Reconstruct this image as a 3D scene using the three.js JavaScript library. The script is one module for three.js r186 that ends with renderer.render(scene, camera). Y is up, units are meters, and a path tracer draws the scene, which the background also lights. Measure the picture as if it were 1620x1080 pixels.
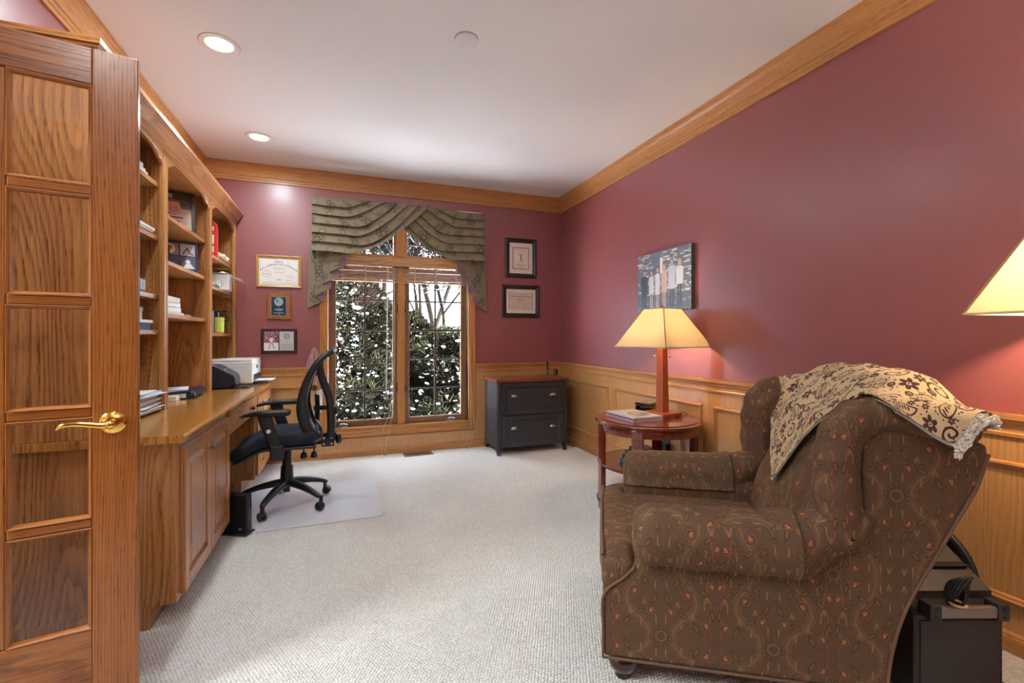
import * as THREE from 'three';
import { mergeGeometries, mergeVertices } from 'three/addons/utils/BufferGeometryUtils.js';
import { RoundedBoxGeometry } from 'three/addons/geometries/RoundedBoxGeometry.js';
import { RectAreaLightUniformsLib } from 'three/addons/lights/RectAreaLightUniformsLib.js';

// ---------------------------------------------------------------- camera, sky, exposure
// Room axes: X to the right along the window wall, y up, D = distance into the room (z = -D). Camera stands at X = 0, D = 0.
const scene = new THREE.Scene();
const renderer = new THREE.WebGLRenderer({ antialias: true });
renderer.toneMapping = THREE.LinearToneMapping;
renderer.toneMappingExposure = 1.42;
renderer.shadowMap.enabled = true;
RectAreaLightUniformsLib.init();
const camera = new THREE.PerspectiveCamera(2 * Math.atan(540 / 723.77) * 180 / Math.PI, 1.5, 0.05, 200);
camera.position.set(0, 1.1714, 0);
camera.rotation.y = -0.3509;
camera.setViewOffset(1620, 1080, 0, 7.27, 1620, 1080);
scene.background = new THREE.Color().setRGB(7.4, 8.7, 10.8);      // bright winter sky
const sun = new THREE.DirectionalLight(new THREE.Color(1, 0.97, 0.95), 180);   // low sun from the right, along the house wall: it lights the snow, not the room
sun.position.set(17, 10.5, -2.0); sun.target.position.set(0, 0, -4.1); sun.castShadow = true; sun.shadow.radius = 2;
sun.shadow.mapSize.set(2048, 2048); Object.assign(sun.shadow.camera, { left: -25, right: 25, top: 25, bottom: -25, near: 1, far: 80 });
scene.add(sun, sun.target);

// ---------------------------------------------------------------- helpers
let seed = 12345;
const rnd = () => { seed = (seed * 1664525 + 1013904223) >>> 0; return seed / 4294967296; };
const rr = (a, b) => a + (b - a) * rnd();
const P3 = (X, y, D) => new THREE.Vector3(X, y, -D);
const lerp = (a, b, t) => a + (b - a) * t, clamp = (x, a = 0, b = 1) => Math.min(b, Math.max(a, x));
const smooth = (a, b, x) => { const t = clamp((x - a) / (b - a)); return t * t * (3 - 2 * t); };
const taken = new Map();
const numbered = (n) => { const k = taken.get(n) || 0; taken.set(n, k + 1); return k ? n + '_' + String(k).padStart(3, '0') : n; };
const shadowed = (m) => { m.castShadow = true; m.receiveShadow = true; return m; };
const home = new Map();                                            // group -> where its world-space parts are measured from
function thing(name, label, category, pos = [0, 0, 0], turn = 0, group) {
  const o = new THREE.Group(); o.name = numbered(name); scene.add(o);
  o.position.set(...pos); o.rotation.y = turn; o.userData = { label, category };
  if (group) o.userData.group = group;
  home.set(o, o.position.clone());
  return o;
}
// part(): geometry in the thing's own axes; wpart(): geometry in room axes, moved to the thing's base
function part(parent, name, geo, mat, label) {
  const m = shadowed(new THREE.Mesh(geo, mat)); m.name = name; parent.add(m);
  if (label) m.userData.label = label;
  home.set(m, home.get(parent) || new THREE.Vector3());
  return m;
}
function wpart(parent, name, geo, mat, label) {
  const h = home.get(parent); if (h) geo.translate(-h.x, -h.y, -h.z);
  return part(parent, name, geo, mat, label);
}
function solo(name, label, category, geo, mat, group) {
  const m = shadowed(new THREE.Mesh(geo, mat)); m.name = numbered(name); scene.add(m);
  m.userData = { label, category }; if (group) m.userData.group = group;
  return m;
}
function soloAt(name, label, category, geo, mat, group) {          // room-space geometry; origin moved to its base
  geo.computeBoundingBox(); const b = geo.boundingBox, c = new THREE.Vector3((b.min.x + b.max.x) / 2, b.min.y, (b.min.z + b.max.z) / 2);
  geo.translate(-c.x, -c.y, -c.z);
  const m = solo(name, label, category, geo, mat, group); m.position.copy(c); home.set(m, c.clone());
  return m;
}
function struct(name, geo, mat, label) {
  const m = shadowed(new THREE.Mesh(geo, mat)); m.name = numbered(name); scene.add(m);
  m.userData = { kind: 'structure' }; if (label) m.userData.label = label;
  return m;
}
function structGroup(name, label) { const o = new THREE.Group(); o.name = name; o.userData = { kind: 'structure', label }; scene.add(o); home.set(o, new THREE.Vector3()); return o; }

// texture coordinates in metres, projected per face along its main axis; grain = axis that the wood grain runs along (0, 1, 2)
function metreUV(g, grain = 1, off = [rr(0, 3), rr(0, 3)]) {
  const q = g.index ? g.toNonIndexed() : g, p = q.attributes.position.array, n = p.length / 3, uv = new Float32Array(n * 2);
  if (!q.attributes.normal) q.computeVertexNormals();
  for (let i = 0; i < n; i += 3) {
    const k = i * 3, ax = p[k + 3] - p[k], ay = p[k + 4] - p[k + 1], az = p[k + 5] - p[k + 2], bx = p[k + 6] - p[k], by = p[k + 7] - p[k + 1], bz = p[k + 8] - p[k + 2];
    const f = [Math.abs(ay * bz - az * by), Math.abs(az * bx - ax * bz), Math.abs(ax * by - ay * bx)];
    const d = f[0] >= f[1] && f[0] >= f[2] ? 0 : f[1] >= f[2] ? 1 : 2;
    let ua, va;
    if (d === grain) { ua = (grain + 1) % 3; va = (grain + 2) % 3; } else { va = grain; ua = 3 - d - grain; }
    for (let j = 0; j < 3; j++) { uv[(i + j) * 2] = p[k + j * 3 + ua] + off[0]; uv[(i + j) * 2 + 1] = p[k + j * 3 + va] + off[1]; }
  }
  q.setAttribute('uv', new THREE.BufferAttribute(uv, 2));
  for (const a of Object.keys(q.attributes)) if (!['position', 'normal', 'uv'].includes(a)) q.deleteAttribute(a);
  return q;
}
// a box between room coordinates, edges eased
function B(x0, x1, y0, y1, d0, d1, grain, r = 0.002) {
  const w = Math.abs(x1 - x0), h = Math.abs(y1 - y0), d = Math.abs(d1 - d0); r = Math.min(r, w / 2.2, h / 2.2, d / 2.2);
  const g = r > 0 ? new RoundedBoxGeometry(w, h, d, 1, r) : new THREE.BoxGeometry(w, h, d);
  g.translate((x0 + x1) / 2, (y0 + y1) / 2, -(d0 + d1) / 2);
  if (grain === undefined) { grain = w >= h && w >= d ? 0 : h >= d ? 1 : 2; }
  return metreUV(g, grain);
}
function LB(w, h, d, x = 0, y = 0, z = 0, grain, r = 0.002) { return B(x - w / 2, x + w / 2, y - h / 2, y + h / 2, -z - d / 2, -z + d / 2, grain, r); }
const merge = (list) => mergeGeometries(list.map((g) => { const q = g.index ? g.toNonIndexed() : g; if (!q.attributes.uv) metreUV(q); for (const a of Object.keys(q.attributes)) if (!['position', 'normal', 'uv'].includes(a)) q.deleteAttribute(a); return q; }));
// moulding: profile [[out, y], ...] swept from A to B (room X, D) with inward normal N; ends cut at 45 degrees where mA / mB = 1 (inside corner) or -1
function moulding(profile, A, Bp, N, mA = 0, mB = 0, closed = true) {
  const dx = Bp[0] - A[0], dd = Bp[1] - A[1], L = Math.hypot(dx, dd), tx = dx / L, td = dd / L;
  const pr = closed ? [...profile, profile[0]] : profile, pos = [], uv = [], o = rr(0, 3);
  const pt = (k, e) => { const [p, y] = pr[k], s = e ? L - mB * p : mA * p; return [A[0] + tx * s + N[0] * p, y, -(A[1] + td * s + N[1] * p), s]; };
  let run = 0;
  const quad = (a, b, c, d, u0, u1) => { for (const [q, u] of [[a, u0], [b, u1], [c, u1], [a, u0], [c, u1], [d, u0]]) { pos.push(q[0], q[1], q[2]); uv.push(u + o, q[3] + o); } };
  for (let k = 0; k + 1 < pr.length; k++) {
    const l = Math.hypot(pr[k + 1][0] - pr[k][0], pr[k + 1][1] - pr[k][1]);
    quad(pt(k, 0), pt(k + 1, 0), pt(k + 1, 1), pt(k, 1), run, run + l); run += l;
  }
  const cap = THREE.ShapeUtils.triangulateShape(profile.map(([x, y]) => new THREE.Vector2(x, y)), []);
  for (const e of [0, 1]) for (const t of cap) for (const k of t) { const q = pt(k, e); pos.push(q[0], q[1], q[2]); uv.push(profile[k][0], profile[k][1]); }
  const g = new THREE.BufferGeometry();
  g.setAttribute('position', new THREE.Float32BufferAttribute(pos, 3)); g.setAttribute('uv', new THREE.Float32BufferAttribute(uv, 2));
  g.computeVertexNormals();
  return g;
}
const tube = (pts, r, seg = 24, rad = 6, closed = false) => new THREE.TubeGeometry(new THREE.CatmullRomCurve3(pts.map((p) => p.isVector3 ? p : new THREE.Vector3(...p)), closed), seg, r, rad, closed);
const lathe = (pts, n = 24) => new THREE.LatheGeometry(pts.map(([x, y]) => new THREE.Vector2(x, y)), n);
function extr(pts, depth, bevel = 0.002, curve = 6) {                // outline in x, y; thickness along z from 0 to depth
  const s = pts instanceof THREE.Shape ? pts : new THREE.Shape(pts.map(([x, y]) => new THREE.Vector2(x, y)));
  const g = new THREE.ExtrudeGeometry(s, { depth: depth - 2 * bevel, bevelEnabled: bevel > 0, bevelSize: bevel, bevelThickness: bevel, bevelOffset: -bevel, bevelSegments: 1, curveSegments: curve });
  g.translate(0, 0, bevel); return g;
}
// grid surface from a function (u, v) -> Vector3 ; uv in metres given by uvf
function sheet(f, nu, nv, uvf, wrapU = false) {
  const pos = [], uv = [], idx = [];
  for (let j = 0; j <= nv; j++) for (let i = 0; i <= nu; i++) { const u = i / nu, v = j / nv, p = f(u, v), t = uvf ? uvf(u, v, p) : [u, v]; pos.push(p.x, p.y, p.z); uv.push(...t); }
  for (let j = 0; j < nv; j++) for (let i = 0; i < nu; i++) { const a = j * (nu + 1) + i, b = a + 1, c = a + nu + 1, d = c + 1; idx.push(a, b, d, a, d, c); }
  const g = new THREE.BufferGeometry();
  g.setAttribute('position', new THREE.Float32BufferAttribute(pos, 3)); g.setAttribute('uv', new THREE.Float32BufferAttribute(uv, 2)); g.setIndex(idx);
  g.computeVertexNormals(); return g;
}
// mesh a signed distance field (surface nets)
function surfaceNet(f, lo, hi, h) {
  const n = [0, 1, 2].map((k) => Math.ceil((hi[k] - lo[k]) / h) + 1), [nx, ny, nz] = n, val = new Float32Array(nx * ny * nz);
  for (let z = 0, q = 0; z < nz; z++) for (let y = 0; y < ny; y++) for (let x = 0; x < nx; x++, q++) val[q] = f(lo[0] + x * h, lo[1] + y * h, lo[2] + z * h);
  const at = (x, y, z) => (z * ny + y) * nx + x, id = new Int32Array(nx * ny * nz).fill(-1), pos = [], idx = [];
  for (let z = 0; z < nz - 1; z++) for (let y = 0; y < ny - 1; y++) for (let x = 0; x < nx - 1; x++) {
    let sx = 0, sy = 0, sz = 0, c = 0;
    const v = (i) => val[at(x + (i & 1), y + ((i >> 1) & 1), z + (i >> 2))];
    for (let a = 0; a < 8; a++) for (const bit of [1, 2, 4]) {
      if (a & bit) continue; const b = a | bit, va = v(a), vb = v(b);
      if ((va < 0) === (vb < 0)) continue;
      const t = va / (va - vb); sx += (a & 1) + (bit === 1 ? t : 0); sy += ((a >> 1) & 1) + (bit === 2 ? t : 0); sz += (a >> 2) + (bit === 4 ? t : 0); c++;
    }
    if (!c) continue;
    id[at(x, y, z)] = pos.length / 3; pos.push(lo[0] + (x + sx / c) * h, lo[1] + (y + sy / c) * h, lo[2] + (z + sz / c) * h);
  }
  const quad = (a, b, c, d, flip) => { if (a < 0 || b < 0 || c < 0 || d < 0) return; flip ? idx.push(a, c, b, a, d, c) : idx.push(a, b, c, a, c, d); };
  for (let z = 1; z < nz - 1; z++) for (let y = 1; y < ny - 1; y++) for (let x = 1; x < nx - 1; x++) {
    const s = val[at(x, y, z)] < 0;
    if (s !== (val[at(x + 1, y, z)] < 0)) quad(id[at(x, y - 1, z - 1)], id[at(x, y, z - 1)], id[at(x, y, z)], id[at(x, y - 1, z)], !s);
    if (s !== (val[at(x, y + 1, z)] < 0)) quad(id[at(x - 1, y, z - 1)], id[at(x - 1, y, z)], id[at(x, y, z)], id[at(x, y, z - 1)], !s);
    if (s !== (val[at(x, y, z + 1)] < 0)) quad(id[at(x - 1, y - 1, z)], id[at(x, y - 1, z)], id[at(x, y, z)], id[at(x - 1, y, z)], !s);
  }
  const nor = new Float32Array(pos.length), e = h * 0.5;
  for (let i = 0; i < pos.length; i += 3) {
    const [x, y, z] = [pos[i], pos[i + 1], pos[i + 2]], gx = f(x + e, y, z) - f(x - e, y, z), gy = f(x, y + e, z) - f(x, y - e, z), gz = f(x, y, z + e) - f(x, y, z - e), l = Math.hypot(gx, gy, gz) || 1;
    nor[i] = gx / l; nor[i + 1] = gy / l; nor[i + 2] = gz / l;
  }
  const g = new THREE.BufferGeometry();
  g.setAttribute('position', new THREE.Float32BufferAttribute(pos, 3)); g.setAttribute('normal', new THREE.BufferAttribute(nor, 3)); g.setIndex(idx);
  return g;
}
const smin = (a, b, k) => { const h = Math.max(k - Math.abs(a - b), 0) / k; return Math.min(a, b) - h * h * k * 0.25; };
const smax = (a, b, k) => -smin(-a, -b, k);
function sdSeg(p, a, b, ra, rb) {
  let bb = 0, pb = 0; const n = p.length; for (let i = 0; i < n; i++) { const d = b[i] - a[i]; bb += d * d; pb += (p[i] - a[i]) * d; }
  const t = clamp(pb / bb); let s = 0; for (let i = 0; i < n; i++) { const d = p[i] - a[i] - (b[i] - a[i]) * t; s += d * d; }
  return Math.sqrt(s) - lerp(ra, rb ?? ra, t);
}
const sdBox = (p, c, b, r) => { let m = 0, s = 0; let mx = -1e9; for (let i = 0; i < p.length; i++) { const q = Math.abs(p[i] - c[i]) - b[i] + r; if (q > 0) s += q * q; mx = Math.max(mx, q); } return Math.sqrt(s) + Math.min(mx, 0) - r; };
function sdPoly(x, y, v) {
  let d = 1e9, s = 1;
  for (let i = 0, j = v.length - 1; i < v.length; j = i++) {
    const ex = v[j][0] - v[i][0], ey = v[j][1] - v[i][1], wx = x - v[i][0], wy = y - v[i][1], t = clamp((wx * ex + wy * ey) / (ex * ex + ey * ey)), bx = wx - ex * t, by = wy - ey * t;
    d = Math.min(d, bx * bx + by * by);
    const c1 = y >= v[i][1], c2 = y < v[j][1], c3 = ex * wy > ey * wx;
    if ((c1 && c2 && c3) || (!c1 && !c2 && !c3)) s = -s;
  }
  return s * Math.sqrt(d);
}

// ---------------------------------------------------------------- procedural textures
const H2 = (x, y, s) => { let h = Math.imul(x, 374761393) ^ Math.imul(y, 668265263) ^ Math.imul(s, 2147483647 ^ 0x5bd1e995); h = Math.imul(h ^ (h >>> 13), 1274126177); return ((h ^ (h >>> 16)) >>> 0) / 4294967296; };
function pnoise(x, y, px, py, s) {                                  // tileable value noise
  const xi = Math.floor(x), yi = Math.floor(y), fx = x - xi, fy = y - yi, u = fx * fx * (3 - 2 * fx), v = fy * fy * (3 - 2 * fy), w = (a, n) => ((a % n) + n) % n;
  const a = H2(w(xi, px), w(yi, py), s), b = H2(w(xi + 1, px), w(yi, py), s), c = H2(w(xi, px), w(yi + 1, py), s), d = H2(w(xi + 1, px), w(yi + 1, py), s);
  return lerp(lerp(a, b, u), lerp(c, d, u), v);
}
function dataTex(W, Hh, f, size, srgb = true) {
  const d = new Uint8Array(W * Hh * 4);
  for (let j = 0, k = 0; j < Hh; j++) for (let i = 0; i < W; i++, k += 4) { const c = f((i + 0.5) / W, (j + 0.5) / Hh); d[k] = clamp(c[0], 0, 255); d[k + 1] = clamp(c[1] ?? c[0], 0, 255); d[k + 2] = clamp(c[2] ?? c[0], 0, 255); d[k + 3] = 255; }
  const t = new THREE.DataTexture(d, W, Hh); t.wrapS = t.wrapT = THREE.RepeatWrapping; t.magFilter = THREE.LinearFilter; t.minFilter = THREE.LinearMipmapLinearFilter; t.generateMipmaps = true;
  if (size) t.repeat.set(1 / size[0], 1 / size[1]);
  if (srgb) t.colorSpace = THREE.SRGBColorSpace;
  t.needsUpdate = true; return t;
}
function canvasTex(W, Hh, draw, size, srgb = true) {
  const c = document.createElement('canvas'); c.width = W; c.height = Hh; const x = c.getContext('2d'); draw(x, W, Hh);
  const t = new THREE.CanvasTexture(c); if (srgb) t.colorSpace = THREE.SRGBColorSpace; t.anisotropy = 8;
  if (size) { t.wrapS = t.wrapT = THREE.RepeatWrapping; t.repeat.set(1 / size[0], 1 / size[1]); }
  return t;
}
// oak: growth rings drawn out along the grain, with dark open pores; 0.6 m across, 2.4 m along the grain
const oakField = (u, v, s, rings, bendy) => {
  const bend = pnoise(u * 4, v * 3, 4, 3, s) * 1.0 + pnoise(u * 9, v * 6, 9, 6, s + 1) * 0.22 + pnoise(u * 30, v * 10, 30, 10, s + 5) * 0.05;
  const ring = u * rings + bend * bendy, fr = ring - Math.floor(ring), amt = 0.55 + 0.45 * pnoise(Math.floor(ring) * 0.37 + 7, v * 2, 512, 2, s + 6);
  const late = smooth(0.25, 0.85, fr) * (1 - smooth(0.88, 1, fr)) * amt;
  const pore = pnoise(u * 380, v * 60, 380, 60, s + 2), fine = pnoise(u * 190, v * 16, 190, 16, s + 3);
  const dark = late * 0.42 + (pore > 0.62 ? (pore - 0.62) * (0.35 + late) * 2.2 : 0) + (fine - 0.5) * 0.34;
  return [dark, pnoise(u * 2, v * 2, 2, 2, s + 4), late];
};
const oakPair = (s, rings, bendy, con) => [dataTex(768, 1536, (u, v) => { const [d, b] = oakField(u, v, s, rings, bendy), k = 1 - con * clamp(d, -0.25, 1.1) + (b - 0.5) * 0.08; return [238 * k, 234 * Math.pow(clamp(k, 0, 1.2), 1.22), 228 * Math.pow(clamp(k, 0, 1.2), 1.5)]; }, [0.6, 2.4]),
  dataTex(768, 1536, (u, v) => { const [d] = oakField(u, v, s, rings, bendy); return [255 * clamp(0.8 - 0.5 * d)]; }, [0.6, 2.4], false)];
const [oakTex, oakBump] = oakPair(7, 22, 9, 0.42);                 // flat-sawn, cathedral figure
const [riftTex, riftBump] = oakPair(17, 62, 5, 0.36);              // straight grain
const [veneerTex, veneerBump] = oakPair(23, 40, 4, 0.17);          // smooth veneer
// finer, straighter grain for dark furniture woods
const fineWood = dataTex(512, 1024, (u, v) => { const w = pnoise(u * 4, v * 3, 4, 3, 31) * 1.2 + u * 18, f = w - Math.floor(w), p = pnoise(u * 200, v * 24, 200, 24, 33), k = 0.88 + 0.03 * Math.sin(f * 6.28) + (p - 0.5) * 0.14 + 0.10 * (pnoise(u * 14, v * 3, 14, 3, 35) - 0.5); return [250 * k, 250 * k * k, 250 * k * k]; }, [0.5, 1.5]);
const speck = (amp, n, s, size) => dataTex(256, 256, (u, v) => [255 * clamp(0.8 + amp * (pnoise(u * n, v * n, n, n, s) - 0.5) + amp * 0.6 * (pnoise(u * n / 4, v * n / 4, n / 4, n / 4, s + 1) - 0.5))], size);
const peelBump = dataTex(256, 256, (u, v) => [255 * (0.6 * pnoise(u * 48, v * 48, 48, 48, 61) + 0.4 * pnoise(u * 20, v * 20, 20, 20, 62))], [0.25, 0.25], false);
const weaveBump = dataTex(256, 256, (u, v) => [127 + 64 * Math.sin(u * 6.2832 * 32) + 64 * Math.sin(v * 6.2832 * 32)], [0.06, 0.06], false);

// ---------------------------------------------------------------- materials
const M = {};
const std = (o) => new THREE.MeshPhysicalMaterial(o);
const oak = (hex, rough = 0.34, extra = {}) => std({ color: hex, map: oakTex, bumpMap: oakBump, bumpScale: 0.0004, roughness: rough, ...extra });
const rift = (hex, rough = 0.34, extra = {}) => std({ color: hex, map: riftTex, bumpMap: riftBump, bumpScale: 0.0003, roughness: rough, ...extra });
M.trim = rift('#dba063', 0.34);            // crown, chair rail
M.wain = std({ color: '#dcaa70', map: veneerTex, roughness: 0.28 });           // wainscot boards
M.cab = oak('#cf9254', 0.3, { clearcoat: 0.5, clearcoatRoughness: 0.3 });             // built-in desk and bookcase
M.cabStile = rift('#cf9254', 0.3, { clearcoat: 0.5, clearcoatRoughness: 0.3 });
M.door = rift('#a9682f', 0.28);
M.doorRail = oak('#a9682f', 0.28);
M.counter = oak('#d69a48', 0.2, { clearcoat: 0.5, clearcoatRoughness: 0.12 });
M.counterEdge = rift('#d69a48', 0.2, { clearcoat: 0.5, clearcoatRoughness: 0.12 });
M.casing = rift('#cf9150', 0.34);
M.sash = oak('#8f6a4c', 0.4);
M.muntin = std({ color: '#3a2414', roughness: 0.5 });
M.wall = std({ color: '#935050', roughness: 0.38, ior: 1.6, clearcoat: 0.35, clearcoatRoughness: 0.27, bumpMap: peelBump, bumpScale: 0.0003 });
M.ceil = std({ color: '#efeeec', roughness: 0.85, bumpMap: peelBump, bumpScale: 0.0006 });
M.white = std({ color: '#efece6', roughness: 0.6 });
M.glass = std({ color: '#ffffff', transmission: 1, thickness: 0, roughness: 0, ior: 1.45 });
M.brass = std({ color: '#e2b35a', metalness: 1, roughness: 0.16 });
M.steel = std({ color: '#b9bcc2', metalness: 1, roughness: 0.28 });
M.iron = std({ color: '#2a2a2c', metalness: 0.7, roughness: 0.4 });
M.cherry = std({ color: '#8c3f22', map: fineWood, roughness: 0.22, clearcoat: 0.6, clearcoatRoughness: 0.1 });
M.lampWood = std({ color: '#bd6c38', map: fineWood, roughness: 0.3, clearcoat: 0.3, clearcoatRoughness: 0.15 });
M.blackPlastic = std({ color: '#191a1c', roughness: 0.5 });
M.darkPlastic = std({ color: '#26282b', roughness: 0.42 });
M.whitePlastic = std({ color: '#e8e6e1', roughness: 0.45 });
M.paper = std({ color: '#f2f0ea', roughness: 0.8 });
M.greyPaper = std({ color: '#cfd3da', roughness: 0.8 });
M.string = std({ color: '#d9c9a6', roughness: 0.9 });

// ---------------------------------------------------------------- room shell
const XL = -1.2065, XR = 2.342, DB = 4.742, DF = -1.15, HC = 2.74, CY = 0.777;
const carpetCol = dataTex(256, 256, (u, v) => { const k = 0.84 + 0.16 * pnoise(u * 64, v * 64, 64, 64, 91) + 0.08 * (pnoise(u * 8, v * 8, 8, 8, 92) - 0.5); return [216 * k, 213 * k, 208 * k]; }, [0.5, 0.5]);
const carpetBump = dataTex(256, 256, (u, v) => { const a = u * 40, b = v * 40, row = Math.floor(b), x = a + (row % 2) * 0.5; return [255 * Math.abs(Math.sin(Math.PI * x) * Math.sin(Math.PI * b))]; }, [0.5, 0.5], false);
M.carpet = std({ map: carpetCol, bumpMap: carpetBump, bumpScale: 0.004, roughness: 1 });
M.pile = std({ color: '#e3e0da', roughness: 1 });
const floor = struct('floor', B(XL - 0.15, XR + 0.15, -0.12, 0, DF - 0.15, DB + 0.15, 2, 0), M.carpet, 'pale beige looped carpet with a small diamond texture');
{
  const nx = 250, nd = 292, tuft = new THREE.IcosahedronGeometry(1, 0), im = new THREE.InstancedMesh(tuft, M.pile, nx * nd), m = new THREE.Matrix4(), q = new THREE.Quaternion(), e = new THREE.Euler(), c = new THREE.Color();
  let k = 0;
  for (let j = 0; j < nd; j++) for (let i = 0; i < nx; i++) {
    const x = -0.76 + (i + (j % 2) * 0.5) * 0.0123 + rr(-1, 1) * 0.0012, d = 1.12 + j * 0.01235 + rr(-1, 1) * 0.0012;
    if (x > XR - 0.03 || d > DB - 0.03) continue;
    q.setFromEuler(e.set(rr(-0.25, 0.25), rr(0, 6.28), rr(-0.25, 0.25)));
    m.compose(new THREE.Vector3(x, 0.0006, -d), q, new THREE.Vector3(0.0058, rr(0.0034, 0.0046), 0.0058));
    im.setMatrixAt(k, m); const t = 0.9 + 0.14 * rnd() + 0.1 * (pnoise(x * 3, d * 3, 64, 64, 95) - 0.5); im.setColorAt(k, c.setRGB(t, t * 0.995, t * 0.985)); k++;
  }
  im.count = k; im.name = 'carpet_pile'; im.userData = { kind: 'stuff', label: 'beige carpet loops' }; im.receiveShadow = true; floor.add(im);
}
const RL = { ceilingHoles: [[-0.63, 2.844], [-0.63, 4.06], [-0.63, 1.628], [-0.63, 0.412]] };
struct('ceiling', B(XL - 0.15, XR + 0.15, HC, HC + 0.12, DF - 0.15, DB + 0.15, 2, 0), M.ceil, 'plain white painted ceiling');
struct('wall_right', B(XR, XR + 0.15, -0.12, HC, DF - 0.15, DB + 0.15, 1, 0), M.wall, 'burgundy painted wall above oak wainscot');
struct('wall_front', B(XL - 0.15, XR + 0.15, -0.12, HC, DF - 0.15, DF, 1, 0), M.wall, 'burgundy wall behind the viewer');
const WO = { x0: -0.145, x1: 1.235, y0: 0.28, y1: 2.42 };           // window opening
struct('wall_back', merge([B(XL - 0.15, WO.x0, -0.12, HC, DB, DB + 0.15, 1, 0), B(WO.x1, XR + 0.15, -0.12, HC, DB, DB + 0.15, 1, 0), B(WO.x0, WO.x1, -0.12, WO.y0, DB, DB + 0.15, 1, 0), B(WO.x0, WO.x1, WO.y1, HC, DB, DB + 0.15, 1, 0)]), M.wall, 'burgundy window wall');
const DO = { d0: 0.37, d1: 1.63, h: 2.06 };                         // doorway in the left wall
struct('wall_left', merge([B(XL - 0.15, XL, -0.12, HC, DO.d1, DB + 0.15, 1, 0), B(XL - 0.15, XL, -0.12, HC, DF - 0.15, DO.d0, 1, 0), B(XL - 0.15, XL, DO.h, HC, DO.d0, DO.d1, 1, 0)]), M.wall, 'burgundy wall behind the built-in bookcase');
// door lining and casing
{
  const t = structGroup('trim_1', 'oak doorway lining and casing');
  wpart(t, 'jamb', B(XL - 0.155, XL + 0.005, 0, DO.h, DO.d1 - 0.02, DO.d1 + 0.002, 1), M.trim); wpart(t, 'jamb', B(XL - 0.155, XL + 0.005, 0, DO.h, DO.d0 - 0.002, DO.d0 + 0.02, 1), M.trim);
  wpart(t, 'head_jamb', B(XL - 0.155, XL + 0.005, DO.h - 0.02, DO.h + 0.002, DO.d0, DO.d1, 2), M.trim);
  wpart(t, 'casing', B(XL, XL + 0.018, 0, DO.h + 0.07, DO.d1, DO.d1 + 0.075, 1), M.trim); wpart(t, 'casing', B(XL, XL + 0.018, 0, DO.h + 0.07, DO.d0 - 0.075, DO.d0, 1), M.trim);
  wpart(t, 'casing', B(XL, XL + 0.018, DO.h, DO.h + 0.075, DO.d0, DO.d1, 2), M.trim);
}
// hall beyond the doorway
{
  const cream = std({ color: '#e6dfd2', roughness: 0.7 }), x0 = -4.2, x1 = XL - 0.15, d0 = -1.3, d1 = 2.6;
  struct('floor_hall', B(x0 - 0.1, x1, -0.12, 0, d0 - 0.1, d1 + 0.1, 2, 0), oak('#c08a4c', 0.25), 'oak floor of the hall beyond the doorway');
  struct('ceiling_hall', B(x0 - 0.1, x1, HC, HC + 0.12, d0 - 0.1, d1 + 0.1, 2, 0), M.ceil);
  struct('wall_hall_far', B(x0 - 0.1, x0, -0.12, HC, d0 - 0.1, d1 + 0.1, 1, 0), cream); struct('wall_hall_back', B(x0, x1, -0.12, HC, d1, d1 + 0.1, 1, 0), cream); struct('wall_hall_front', B(x0, x1, -0.12, HC, d0 - 0.1, d0, 1, 0), cream);
}
// ---------------------------------------------------------------- mouldings
const crownP = [[0, 2.5885], [0.012, 2.5885], [0.0135, 2.606], [0.019, 2.609], [0.0195, 2.618], [0.0145, 2.622], [0.017, 2.632], [0.0235, 2.634], [0.026, 2.645], [0.0325, 2.668], [0.043, 2.691], [0.055, 2.708], [0.060, 2.7115], [0.062, 2.718], [0.0705, 2.722], [0.0705, HC], [0, HC]];
struct('trim_2', moulding(crownP, [XL, DB], [XR, DB], [0, -1], 1, 1), M.trim, 'oak crown moulding over the window wall');
struct('trim_3', moulding(crownP, [XR, DF], [XR, DB], [-1, 0], 1, 1), M.trim, 'oak crown moulding along the right wall');
struct('trim_4', moulding(crownP, [XL, DF], [XL, DB], [1, 0], 1, 1), M.trim, 'oak crown moulding above the bookcase');
struct('trim_5', moulding(crownP, [XL, DF], [XR, DF], [0, 1], 1, 1), M.trim);
const railP = [[0, 0.80], [0.018, 0.80], [0.02, 0.812], [0.0165, 0.818], [0.0165, 0.84], [0.024, 0.845], [0.025, 0.857], [0.036, 0.866], [0.038, 0.885], [0.008, 0.885], [0, 0.884]];
const baseP = [[0, 0], [0.018, 0], [0.018, 0.055], [0.014, 0.061], [0.0145, 0.067], [0.008, 0.074], [0, 0.074]];
const boardT = 0.009;
// right wall: boards, rail, baseboard, framed panels
const CAS = { x0: -0.222, x1: 1.312, y0: 0.172, y1: 2.47 };
{
  const t = structGroup('trim_6', 'oak wainscot along the right wall');
  for (let k = 0, d = DF; d < DB - 0.01; k++, d += 0.982) wpart(t, 'wainscot_board', B(XR - boardT, XR, 0, 0.81, d, Math.min(DB, d + 0.981), 1, 0.0005), M.wain);
  wpart(t, 'chair_rail', moulding(railP, [XR, DF], [XR, DB], [-1, 0], 0, 1), M.trim);
  const panelP = [[0, 0], [0.006, 0.001], [0.0135, 0.006], [0.015, 0.012], [0.0095, 0.018], [0.0075, 0.026], [0, 0.03]];
  for (const [a, b] of [[3.731, 4.62], [2.527, 3.624], [1.322, 2.423], [0.117, 1.218], [-1.05, 0.012]]) {
    const f = (A, Bq, flip, vert) => frameStrip(panelP, A, Bq, vert);
    wpart(t, 'panel_moulding', wallFrame(panelP, a, b, 0.178, 0.708, (s, y, p) => [XR - boardT - p, y, -s]), M.trim);
  }
}
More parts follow.
